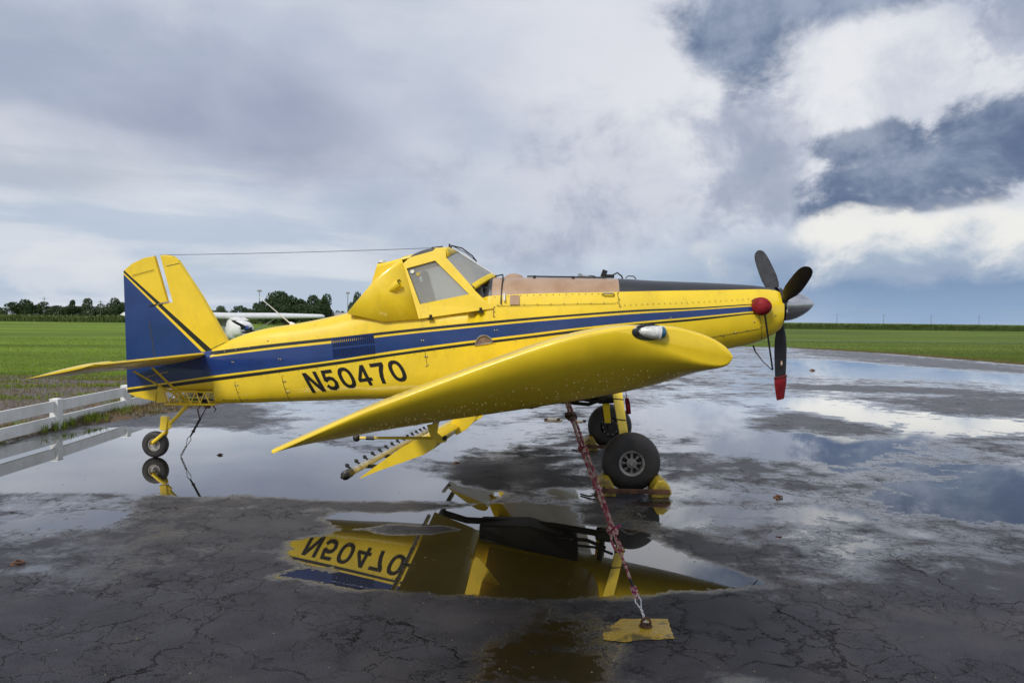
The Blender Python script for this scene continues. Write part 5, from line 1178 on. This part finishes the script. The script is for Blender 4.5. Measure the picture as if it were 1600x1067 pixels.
# ------------------------------------------------------------------ tie-downs
def braid(path, r, n=3, turns=26, m=8):
    """a rope of three twisted strands following the path"""
    mbs = []; P = [Vector(p) for p in path]; L = [0]
    for a, b in zip(P[:-1], P[1:]): L.append(L[-1]+(b-a).length)
    def at(q):
        for i in range(len(P)-1):
            if q <= L[i+1] or i == len(P)-2: return P[i].lerp(P[i+1], (q-L[i])/max(1e-6, L[i+1]-L[i]))
    t = (P[-1]-P[0]).normalized(); u = t.orthogonal().normalized(); w = t.cross(u); k = max(12, int(L[-1]/0.012)); mb = MB()
    for s in range(n):
        pts = []
        for i in range(k+1):
            q = L[-1]*i/k; a = 2*math.pi*(q*turns/1.0+s/n); pts.append(at(q)+(u*math.cos(a)+w*math.sin(a))*r*.5)
        mb.tube(pts, r*.56, 5, s % 2)
    return mb
def knot(c, r, mats, root, seed=0, name='knot', sz=1.0):
    rs = random.Random(seed); mb = MB(); pts = []
    for i in range(34):
        t = 2*math.pi*i/34; pts.append(Vector(c)+Vector((math.sin(t)+2*math.sin(2*t), math.cos(t)-2*math.cos(2*t), -1.6*math.sin(3*t)))*r*.62*sz)
    mb.tube(pts, r*.62, 6, closed=True); return wpart(mb, name, mats, root)
def chain(a, b, n, wire, root, sag=0.0, mat='chrome'):
    A, B = Vector(a), Vector(b); d = (B-A); stp = d.length/n; t = d.normalized(); u = t.orthogonal().normalized(); w = t.cross(u); proto = None
    ln = stp*1.38
    for i in range(n):
        c = A+d*((i+.5)/n)-Vector((0, 0, sag*4*((i+.5)/n)*(1-(i+.5)/n))); sidev = u if i % 2 else w
        mb = MB(); pts = []
        for k in range(16):
            th = 2*math.pi*k/16; pts.append(c+t*(math.cos(th)*ln*.5-math.copysign(0, 1))+sidev*math.sin(th)*ln*.30)
        mb.tube(pts, wire, 6, closed=True); wpart(mb, 'chain_link', mat, root)
def carabiner(a, b, wid, wire, root, mat='metal'):
    A, B = Vector(a), Vector(b); d = B-A; t = d.normalized(); s_ = Vector((1, 0, .35)); s_ = (s_-t*s_.dot(t)).normalized(); pts = []
    for k in range(22):
        th = 2*math.pi*k/22; wv = wid*(1.0 if math.cos(th) < 0 else .62); pts.append((A+B)/2+t*math.cos(th)*d.length/2*1.04+s_*math.sin(th)*wv)
    mb = MB(); mb.tube(pts, wire, 7, closed=True); return wpart(mb, 'carabiner', mat, root)

g0 = (0.9,5.08); topw = W((lambda p: (p[0], -5.2, p[1]))((-0.863,1.398))); botw = Vector((g0[0], g0[1], .03)); fl2 = lambda f, dx=0.0, dz=0.0: topw.lerp(botw, f)+Vector((dx, 0, dz))
rope = empty('tie_down_rope', (g0[0], g0[1], 0)); tag(rope, 'pink and white tie-down rope and chain from the near wing to the yellow pad', 'rope')
# fractions along the line measured in space; the hang is nearly straight
wpart(braid([fl2(-.02), fl2(.28, -.012), fl2(.62, -.004)], .013), 'rope_strand', ['rope_pink', 'rope_pink'], rope)
wpart(braid([fl2(-.01, .02), fl2(.3, .018), fl2(.62, .012)], .012), 'rope_strand', ['rope_pink', 'rope_pink'], rope)
wpart(braid([fl2(.62), fl2(.815)], .011), 'rope_strand', ['rope_pink', 'rope_pink'], rope)
for f, r, m in ((.055, .020, 'rope_dark'), (.22, .017, 'rope_pink'), (.40, .015, 'rope_magenta'), (.60, .019, 'rope_pink')): knot(fl2(f), r, m, rope, int(f*100))
lp = [fl2(.605, -.01), fl2(.645, -.035), fl2(.685, -.03), fl2(.70, .0), fl2(.68, .022), fl2(.64, .012)]
wpart(braid(lp, .010), 'rope_loop', ['rope_pink', 'rope_pink'], rope); wpart(braid([fl2(.60), fl2(.585, .03), fl2(.575, .065)], .010), 'rope_end', ['rope_magenta', 'rope_magenta'], rope)
mb = MB(); mb.tube([fl2(.808), fl2(.85)], .009, 8); wpart(mb, 'rope_sleeve', 'cord_black', rope)
for f in (.855, .868, .881): knot(fl2(f), .011, 'rope_magenta', rope, int(f*1000))
wpart(braid([fl2(.85), fl2(.895)], .012), 'rope_end', ['rope_magenta', 'rope_magenta'], rope)
carabiner(fl2(.892), fl2(.938), .020, .0045, rope, 'chrome'); chain(fl2(.932), fl2(1.0), 8, .0055, rope)

def pad(px, label, name='tie_down_pad'):
    c = (sum(p[0] for p in px)/len(px), sum(p[1] for p in px)/len(px)); root = empty(name, (c[0], c[1], 0)); tag(root, label, 'tie-down pad', None); return root
pq = [(0.75,5.21),(1.07,5.22),(1.05,4.89),(0.87,4.87),(0.72,4.83),(0.6,4.86),(0.6,4.96),(0.67,5.07)]
pr = pad(pq, 'yellow painted tie-down pad in the foreground asphalt with a chain on it')
mb = MB(); n = 40; pts = []
for i in range(len(pq)):
    a, b = pq[i], pq[(i+1) % len(pq)]
    for k in range(8): t = k/8; pts.append((a[0]+(b[0]-a[0])*t+random.uniform(-1, 1)*.006-pr.location.x, a[1]+(b[1]-a[1])*t+random.uniform(-1, 1)*.006-pr.location.y, .004))
mb.add(pts, [tuple(range(len(pts)))])
def painted_pad():
    m = bpy.data.materials.new('pad_yellow'); m.use_nodes = True; t = NT(m.node_tree); p = t.n['Principled BSDF']; co = t.new('ShaderNodeTexCoord').outputs['Object']
    n1 = t.noise(co, 5.0, 6, 0.7, 0.6); n2 = t.noise(co, 60, 4, 0.7); c = t.mix(t.step(n2, .3, .7), (.62, .40, .02), (.42, .25, .02)); c = t.mix(t.step(n1, .53, .62), c, (.045, .035, .022)); c = t.mix(t.step(t.noise(co, 3.1, 4, .6), .54, .62), c, (.14, .10, .02))
    t.put(p.inputs['Base Color'], c); t.put(p.inputs['Roughness'], t.step(t.noise(co, 2.2, 4, .6), .42, .58, .10, .55)); b = t.new('ShaderNodeBump'); b.inputs['Distance'].default_value = .006; b.inputs['Strength'].default_value = .6; t.put(b.inputs['Height'], n2); t.put(p.inputs['Normal'], b.outputs[0]); MATS['pad_yellow'] = m
painted_pad(); mb.build('painted_patch', 'pad_yellow', pr, smooth=False)
mb = MB(); mb.lathe([(.006, .045), (.014, .04), (.016, .03), (.008, .02), (.008, 0)], (g0[0]-pr.location.x, g0[1]-pr.location.y+.005, 0), (0, 0, 1), 16); mb.tube([(g0[0]-pr.location.x+.03*math.cos(a), g0[1]-pr.location.y, .03+.03*math.sin(a)) for a in np.linspace(0, 6.28, 13)[:-1]], .008, 6, closed=True); mb.build('anchor_ring', 'rust', pr)
for pts_, lab in (([(0.67,15.64),(0.78,16.06),(0.96,15.97),(1.05,15.57),(0.92,15.27),(0.72,15.35)], 'small yellow painted pad on the asphalt far behind the near wing tip'), ([(1.29,15.59),(1.39,15.8),(1.45,15.61),(1.39,15.21),(1.27,15.2)], 'small yellow painted pad on the asphalt just left of the far tire')):
    r_ = pad(pts_, lab); mb = MB(); mb.add([(x-r_.location.x, y-r_.location.y, .004) for x, y in pts_], [tuple(range(len(pts_)))]); mb.build('painted_patch', 'pad_yellow', r_, smooth=False)
    for dx in (-.15, .1): mb = MB(); mb.lathe([(.004, .04), (.03, .03), (.03, 0)], (dx, 0, 0), (0, 0, 1), 8); mb.build('anchor_ring', 'rust', r_)
for (x, y), lab, s in (((3.06,8.92), 'rusty tie-down ring in a small round puddle to the right of the near tire', 1.0), ((-3.97,6.23), 'rusty tie-down ring in the wet asphalt at the left edge', 1.0), ((12.57,32.71), 'dark tie-down stub far out on the apron beyond the red boot', 2.2), ((-4.22,11.26), 'little rusty ring in the big left puddle near the tail', .8), ((-0.77,10.81), 'flat rusty ring on the asphalt right of the spray boom', .9)):
    root = empty('tie_down_ring', (x, y, 0)); tag(root, lab, 'tie-down ring', 'rusty tie-down rings set in the apron')
    mb = MB(); mb.lathe([(.0, .045*s), (.012*s, .04*s), (.016*s, .02*s), (.016*s, 0)], (0, 0, 0), (0, 0, 1), 10); mb.build('base_plate', 'rust', root)
    mb = MB(); mb.tube([(.035*s*math.cos(a)+.03*s, .03*s*math.sin(a), .020*s-.008*s*math.cos(a)) for a in np.linspace(0, 6.28, 15)[:-1]], .007*s, 6, closed=True); mb.build('ring', 'rust', root)

tail_top = W((lambda p: (p[0], 0, p[1]))((-5.791,0.743))); q1 = W((lambda p: (p[0], 0, p[1]))((-5.985,0.394))); q2 = W((lambda p: (p[0], 0, p[1]))((-6.04,0.302))); q3 = W((lambda p: (p[0], 0, p[1]))((-6.087,0.183))); gt = (-4.72,11.13); q4 = Vector((gt[0], gt[1], .01))
trp = empty('tail_tie_down', (gt[0], gt[1], 0)); tag(trp, 'dark rope and chain tying the tail boom down in the left puddle', 'rope')
wpart(braid([tail_top, tail_top.lerp(q1, .55)], .009), 'rope_strand', ['rope_dark', 'rope_dark'], trp)
mb = MB(); mb.tube([tail_top.lerp(q1, .5), q1, q2+(q3-q2)*.05], [.016, .016, .010], 8); wpart(mb, 'rope_sleeve', 'cord_black', trp)
knot(q1.lerp(q2, .2), .011, 'rope_dark', trp); knot(tail_top.lerp(q1, .02), .020, 'rope_dark', trp, name='knot')
for s in (-1, 1): mb = MB(); mb.tube([tail_top+Vector((.02*s, 0, 0)), tail_top+Vector((.08*s, -.02, .02)), tail_top+Vector((.13*s, -.02, -.05)), tail_top+Vector((.10*s, -.02, -.13+.05*s))], .010, 6); wpart(mb, 'rope_end', 'rope_dark', trp)
carabiner(q2, q3, .028, .006, trp); chain(q3, q4, 9, .006, trp, mat='metal')

# ------------------------------------------------------------------ white two-rail fence
posts = [(-7.72, 8.1), (-7.86, 10.85), (-7.95,13.61), (-8.1,16.37), (-8.25, 19.15), (-8.40, 21.9)]
fence = empty('rail_fence', (posts[2][0], posts[2][1], 0)); tag(fence, 'low white vinyl two-rail fence along the gravel edge of the apron', 'fence')
FO = fence.location
def post_mesh():
    mb = MB(); mb.box((0, 0, .235), (.15, .15, .57)); mb.loft([[(-.082, -.082, .521), (.082, -.082, .521), (.082, .082, .521), (-.082, .082, .521)], [(-.082, -.082, .535), (.082, -.082, .535), (.082, .082, .535), (-.082, .082, .535)], [(-.03, -.03, .552), (.03, -.03, .552), (.03, .03, .552), (-.03, .03, .552)]])
    return mb
pp = None
for (x, y) in posts:
    if pp is None: pp = bevel(post_mesh().build('post', 'white_vinyl', fence, smooth=False), .006); o = pp
    else: o = pp.copy(); COL.objects.link(o); o.parent = fence
    o.location = Vector((x, y, 0))-FO; o.rotation_euler = (0, 0, random.uniform(-.03, .03))
for a, b in zip(posts[:-1], posts[1:]):
    A, B = Vector((*a, 0)), Vector((*b, 0)); d = B-A; rz = math.atan2(d.y, d.x)
    for z, h in ((.405, .19), (.145, .19)):
        mb = MB(); mb.box((0, 0, 0), (d.length-.13, .045, h)); o = bevel(mb.build('rail', 'white_vinyl', fence, smooth=False), .005); o.location = (A+B)/2-FO+Vector((0, 0, z+random.uniform(-.006, .006))); o.rotation_euler = (0, random.uniform(-.004, .004), rz)
# ------------------------------------------------------------------ white high-wing plane parked on the grass behind the tail
D0 = 41.8; hp_ = Vector((-14.9, D0, -.03)); HA = R(-45.6)
ces = empty('light_plane', hp_, HA); tag(ces, 'small white high-wing airplane parked on the grass beyond the yellow tail', 'airplane')
def cp(mb, n, m, **k): return mb.build(n, m, ces, **k)
def oval(x, w, zb, zt, n=20, e=2.6): return [(x, w*math.copysign(abs(math.cos(2*math.pi*k/n))**(2/e), math.cos(2*math.pi*k/n)), (zb+zt)/2+(zt-zb)/2*math.copysign(abs(math.sin(2*math.pi*k/n))**(2/e), math.sin(2*math.pi*k/n))) for k in range(n)]
mb = MB(); mb.loft([oval(-5.6, .08, 1.12, 1.32), oval(-3.0, .28, .92, 1.45), oval(-1.4, .50, .78, 1.95), oval(-.9, .54, .74, 2.03), oval(.3, .54, .72, 2.03), oval(.75, .53, .72, 1.88), oval(.9, .52, .72, 1.84)]); cp(mb, 'fuselage', 'white_paint')
mb = MB(); mb.loft([oval(.9, .52, .86, 1.84), oval(1.2, .51, .92, 1.80), oval(1.45, .44, 1.0, 1.70), oval(1.52, .36, 1.08, 1.60)]); cp(mb, 'cowling', 'white_paint')
mb = MB(); mb.loft([oval(1.522, .30, 1.16, 1.26), oval(1.50, .30, 1.16, 1.26)]); mb.lathe([(0, .07), (.02, .07), (.02, 0)], (1.51, -.24, 1.42), (1, 0, 0), 12); mb.lathe([(0, .07), (.02, .07), (.02, 0)], (1.51, .24, 1.42), (1, 0, 0), 12); cp(mb, 'air_inlet', 'dark_metal')
mb = MB(); mb.lathe([(0, .15), (.08, .145), (.2, .10), (.3, .03), (.31, 0)], (1.53, 0, 1.42), (1, 0, 0), 18); cp(mb, 'spinner', 'blue_paint')
for s in (-1, 1):
    mb = MB(); r = []
    for t, c, th in ((.1, .14, .03), (.35, .16, .022), (.7, .13, .015), (.92, .08, .01)): r.append([(1.6+math.sin(q)*th, s*t*math.cos(.45)-math.cos(q)*c/2*math.sin(.45), 1.42-s*t*math.sin(.45)-math.cos(q)*c/2*math.cos(.45)) for q in np.linspace(0, 6.283, 11)[:-1]])
    mb.loft(r); cp(mb, 'propeller_blade', 'prop_black')
aer = [(.0, 0), (.02, .045), (.12, .085), (.35, .10), (.7, .055), (1, .005), (1, -.005), (.6, -.02), (.3, -.035), (.08, -.04), (.01, -.02)]
for s in (-1, 1):
    mb = MB(); mb.loft([[(.35-q*c+dx, y*s, 1.99+y*.012+h*c*1.5) for q, h in aer] for y, c, dx in ((.0, 1.6, 0), (2.4, 1.6, 0), (5.1, 1.15, -.12), (5.4, 1.05, -.16), (5.48, .8, -.25))]); cp(mb, 'wing', 'white_paint', angle=50)
    mb = MB(); mb.tube([(-.1, .52*s, .82), (-.1, 2.45*s, 1.95)], .045, 8, flat=.6); cp(mb, 'wing_strut', 'white_paint')
    mb = MB(); mb.tube([(-.3, .45*s, .80), (-.35, 1.1*s, .28)], [.05, .035], 8); lg_ = cp(mb, 'landing_gear_leg', 'white_paint')
    mb = MB(); mb.lathe([(-.08, .08), (-.08, .17), (-.05, .2), (.05, .2), (.08, .17), (.08, .08), (.08, 0)], (-.35, 1.18*s, .20), (0, 1, 0), 18); cp(mb, 'wheel', 'rubber')
    mb = MB(); mb.add([(-.9, .545*s, 1.55), (.3, .545*s, 1.5), (.12, .545*s, 1.93), (-.85, .53*s, 1.92)], [(0, 1, 2, 3)]); cp(mb, 'side_window', 'roof_grey', smooth=False)
    mb = MB(); mb.loft([[(-4.6-q*.8, y*s, 1.28+h*.5) for q, h in aer] for y in (.05, 1.6)]); cp(mb, 'stabilizer', 'white_paint')
mb = MB(); mb.add([(.86, -.46, 1.84), (.86, .46, 1.84), (.36, .46, 1.98), (.36, -.46, 1.98)], [(0, 1, 2, 3)]); cp(mb, 'windshield', 'sticker_white', smooth=False)
mb = MB(); mb.tube([(1.55, 0, .8), (1.6, 0, .2)], .04, 8); mb.lathe([(-.07, 0), (-.07, .15), (.07, .15), (.07, 0)], (1.6, 0, .18), (0, 1, 0), 16); cp(mb, 'nose_wheel', 'rubber')
mb = MB(); plate(mb, [(-4.4, 1.3), (-5.3, 2.5), (-5.8, 2.5), (-5.6, 1.2)], [([], 0)], .04); cp(mb, 'fin', 'white_paint', smooth=False)
mb = MB(); mb.tube([(-.4, .1, 2.05), (-.5, .1, 2.45)], .012, 5); cp(mb, 'antenna', 'metal')

# ------------------------------------------------------------------ trees beyond the field
def crown_mesh(seed, n_leaf, kind):
    r = np.random.default_rng(seed); V = []; F = []
    lobes = []
    if kind == 'round':
        for i in range(11): a = r.uniform(0, 6.28); q = r.uniform(.15, .62); lobes.append((q*math.cos(a), q*math.sin(a), r.uniform(.30, .80), r.uniform(.20, .36)))
    elif kind == 'wide':
        for i in range(13): a = r.uniform(0, 6.28); q = r.uniform(.2, .9); lobes.append((q*math.cos(a), q*math.sin(a), r.uniform(.25, .75), r.uniform(.18, .32)))
    else:
        for i in range(8): a = r.uniform(0, 6.28); q = r.uniform(.05, .4); lobes.append((q*math.cos(a), q*math.sin(a), r.uniform(.35, .92), r.uniform(.12, .24)))
    w = np.array([l[3]**2 for l in lobes]); w /= w.sum()
    for i in range(n_leaf):
        l = lobes[r.choice(len(lobes), p=w)]; d = r.normal(size=3); d /= np.linalg.norm(d); d[2] = abs(d[2])*(1 if r.random() < .72 else -1)
        p = np.array(l[:3])+d*l[3]*r.uniform(.72, 1.04)**1.0*np.array([1, 1, .85])
        a = r.normal(size=3)+d*.6; a /= np.linalg.norm(a); b = np.cross(a, r.normal(size=3)); b /= np.linalg.norm(b); c = np.cross(a, b); s = r.uniform(.022, .05)
        o = len(V); V += [tuple(p+b*s), tuple(p+c*s*.7), tuple(p-b*s), tuple(p-c*s*.7)]; F.append((o, o+1, o+2, o+3))
    me = bpy.data.meshes.new('crown'); me.from_pydata(V, [], F); return me
CROWNS = {}
for k, nl_ in (('round', 2600), ('wide', 3000), ('sparse', 1300)):
    for j in range(3):
        for mt in ('tree_leaves', 'tree_leaves_pale'):
            me = CROWNS[(k, j, 'tree_leaves')].copy() if mt != 'tree_leaves' else crown_mesh(11*j+len(k), nl_, k)
            me.materials.clear(); me.materials.append(MATS[mt]); CROWNS[(k, j, mt)] = me
def trunk_mesh():
    mb = MB(); mb.tube([(0, 0, 0), (.01, 0, .2), (-.01, .01, .42), (.02, 0, .6)], [.045, .032, .024, .012], 8)
    for a, z, l in ((.4, .25, .4), (2.3, .3, .42), (4.1, .34, .35), (5.3, .42, .28)): mb.tube([(0, 0, z), (math.cos(a)*l*.5, math.sin(a)*l*.5, z+l*.4), (math.cos(a)*l*.8, math.sin(a)*l*.8, z+l*.75)], [.018, .012, .006], 6)
    o = mb.build('trunk', 'bark'); me = o.data; bpy.data.objects.remove(o); return me
TRUNK = trunk_mesh()
def tree(u, d, top, width, kind, mt, name, label, group, j=0):
    """u photo column measured at distance d (metres); top height and crown width in metres"""
    x = (u-800)/1221*d; root = empty(name, (x, d, -.03), random.uniform(0, 6.28)); tag(root, label, 'tree', group)
    o = bpy.data.objects.new('trunk', TRUNK); COL.objects.link(o); o.parent = root; o.scale = (width*.7, width*.7, top)
    o = bpy.data.objects.new('crown', CROWNS[(kind, j % 3, mt)]); COL.objects.link(o); o.parent = root; o.scale = (width*.62, width*.62, top*.97)
G1, G2 = 'trees of the far left treeline', 'trees of the dark grove behind the white airplane'
line = [(6, 5.8, 12, 'wide', 1, 'at the left edge'), (30, 6.2, 11, 'round', 0, 'just right of the left edge'), (44, 8.4, 9, 'round', 0, 'left of the first pole, tallest there'), (60, 7.6, 10, 'wide', 0, 'just left of the first pole'), (80, 6.2, 11, 'wide', 0, 'just right of the first pole'), (98, 6.0, 11, 'wide', 1, 'midway between the two poles'), (113, 7.8, 7, 'sparse', 0, 'rising right of the midway bush'), (124, 6.2, 10, 'wide', 0, 'below the twin ragged tops'), (134, 8.0, 8, 'sparse', 1, 'second ragged top from the first pole'), (147, 7.0, 10, 'wide', 1, 'just left of the second pole'), (161, 6.2, 9, 'wide', 0, 'just right of the second pole'), (178, 7.2, 9, 'round', 0, 'over the small house'), (190, 8.6, 9, 'round', 0, 'touching the blue rudder'), (204, 8.0, 10, 'wide', 0, 'behind the blue rudder')]
NAMES = {'wide': 'broad bushy tree', 'round': 'rounded dense tree', 'sparse': 'thin ragged tree'}
for i, (u, h, wd, k, p, w_here) in enumerate(line):
    tree(u, 300, h+.2, wd, k, 'tree_leaves_pale' if p else 'tree_leaves', 'field_tree', '%s%s of the far treeline %s' % ('pale ' if p else 'dark ', NAMES[k], w_here), G1, i)
for i, (u, h, wd, k, w_here) in enumerate([(318, 6.0, 9, 'sparse', 'against the yellow fin'), (332, 6.4, 11, 'wide', 'next to the yellow fin'), (350, 6.6, 9, 'round', 'over the white wing root'), (366, 6.2, 8, 'sparse', 'in the middle'), (384, 6.8, 9, 'sparse', 'near the grove'), (397, 5.6, 10, 'wide', 'touching the grove')]):
    tree(u, 290, h, wd, k, 'tree_leaves_pale', 'field_tree', 'pale %s in the row between fin and grove, %s' % (NAMES[k], w_here), 'trees of the pale row behind the white airplane', i)
for i, (u, h, wd, k, d) in enumerate([(414, 7.2, 5.2, 'round', 200), (428, 8.3, 6.0, 'round', 206), (444, 7.8, 6.0, 'round', 200), (459, 8.4, 6.2, 'round', 207), (476, 8.2, 6.5, 'wide', 200), (487, 8.5, 6.0, 'round', 205), (499, 7.8, 5.0, 'round', 200), (507, 6.2, 3.6, 'round', 203), (450, 6.0, 7.0, 'wide', 195), (420, 5.5, 5.5, 'wide', 196), (484, 5.8, 6.5, 'wide', 196)]):
    tree(u, d, h+.3, wd*1.3, k, 'tree_leaves', 'grove_tree', '%s in the dark grove, %s' % (NAMES[k].replace(' tree', ' evergreen'), ('at its left end', 'second from its left end', 'left of its middle', 'just left of its gap', 'right of its gap', 'tallest toward its right', 'near its right end', 'lowest at its right end', 'low in its middle', 'low in its left part', 'low in its right part')[i]), G2, i)
for i, (u, h, wd, k, d) in enumerate([(518, 4.2, 5, 'wide', 320), (533, 4.8, 5, 'round', 330), (547, 4.0, 6, 'wide', 320), (560, 8.8, 5, 'round', 200), (566, 7.0, 6, 'wide', 200)]):
    tree(u, d, h, wd, k, 'tree_leaves', 'field_tree', '%s just left of the yellow turtledeck, %s' % (NAMES[k], ('next to the grove', 'behind the grey roof', 'by the tall light pole', 'tallest against the canopy', 'lower against the canopy')[i]), 'trees between the grove and the canopy', i)

# poles, houses
def pole(u, d, h, label, arm, group, r=.13, lamp=False):
    x = (u-800)/1221*d; root = empty('utility_pole' if not lamp else 'light_pole', (x, d, 0)); tag(root, label, 'pole', group)
    mb = MB(); mb.tube([(0, 0, 0), (0, 0, h)], [r, r*.7], 8); mb.build('shaft', 'pole_wood', root)
    if arm: mb = MB(); mb.box((0, 0, h-.6), (arm, .12, .14)); mb.build('crossarm', 'pole_wood', root, smooth=False)
    if lamp:
        mb = MB(); mb.box((0, 0, h), (1.0, .5, .5)); mb.build('lamp_head', 'roof_grey', root, smooth=False)
for u, h, l in ((69, 8.4, 'utility pole with a crossarm in front of the left end of the treeline'), (157, 7.4, 'utility pole with a crossarm before the treeline nearer the blue rudder')): pole(u, 290, h, l, 1.6, 'utility poles at the treeline')
pole(405, 210, 8.9, 'slim light pole at the left end of the dark grove', 0, 'light poles by the grove', .10, True); pole(543, 230, 9.2, 'slim light pole right of the dark grove in the open', 0, 'light poles by the grove', .11, True)
for i, u in enumerate((1307, 1380, 1454, 1529)):
    pole(u, 620, 9.0, ('utility pole on the right horizon nearest the spinner', 'second utility pole on the right horizon from the spinner', 'third utility pole on the right horizon from the spinner', 'utility pole on the right horizon farthest from the spinner')[i], 1.6, 'utility poles on the right horizon', .17)
def house(u, d, w, dp, h, rh, label):
    x = (u-800)/1221*d; root = empty('house', (x, d, -.03), .1); tag(root, label, 'house')
    mb = MB(); mb.box((0, 0, h/2), (w, dp, h)); mb.build('wall', 'white_vinyl', root, smooth=False)
    mb = MB(); mb.loft([[(-w/2-.3, -dp/2-.3, h+.01), (-w/2-.3, dp/2+.3, h+.01), (-w/2-.3, 0, h+rh)], [(w/2+.3, -dp/2-.3, h+.01), (w/2+.3, dp/2+.3, h+.01), (w/2+.3, 0, h+rh)]]); mb.build('roof', 'roof_grey', root, smooth=False)
    for s in (-1, 1):
        mb = MB(); mb.box((s*w*.25, -dp/2-.03, h*.55), (w*.16, .08, h*.4)); mb.build('window', 'nose_black', root, smooth=False)
    mb = MB(); mb.box((0, -dp/2-.03, h*.38), (w*.11, .08, h*.74)); mb.build('door', 'roof_grey', root, smooth=False)
house(173, 312, 4.5, 5, 5.0, 1.0, 'small pale house among the far trees beside the blue rudder'); house(523, 300, 9, 7, 2.6, 1.3, 'low house with a grey roof between the grove and the light pole')
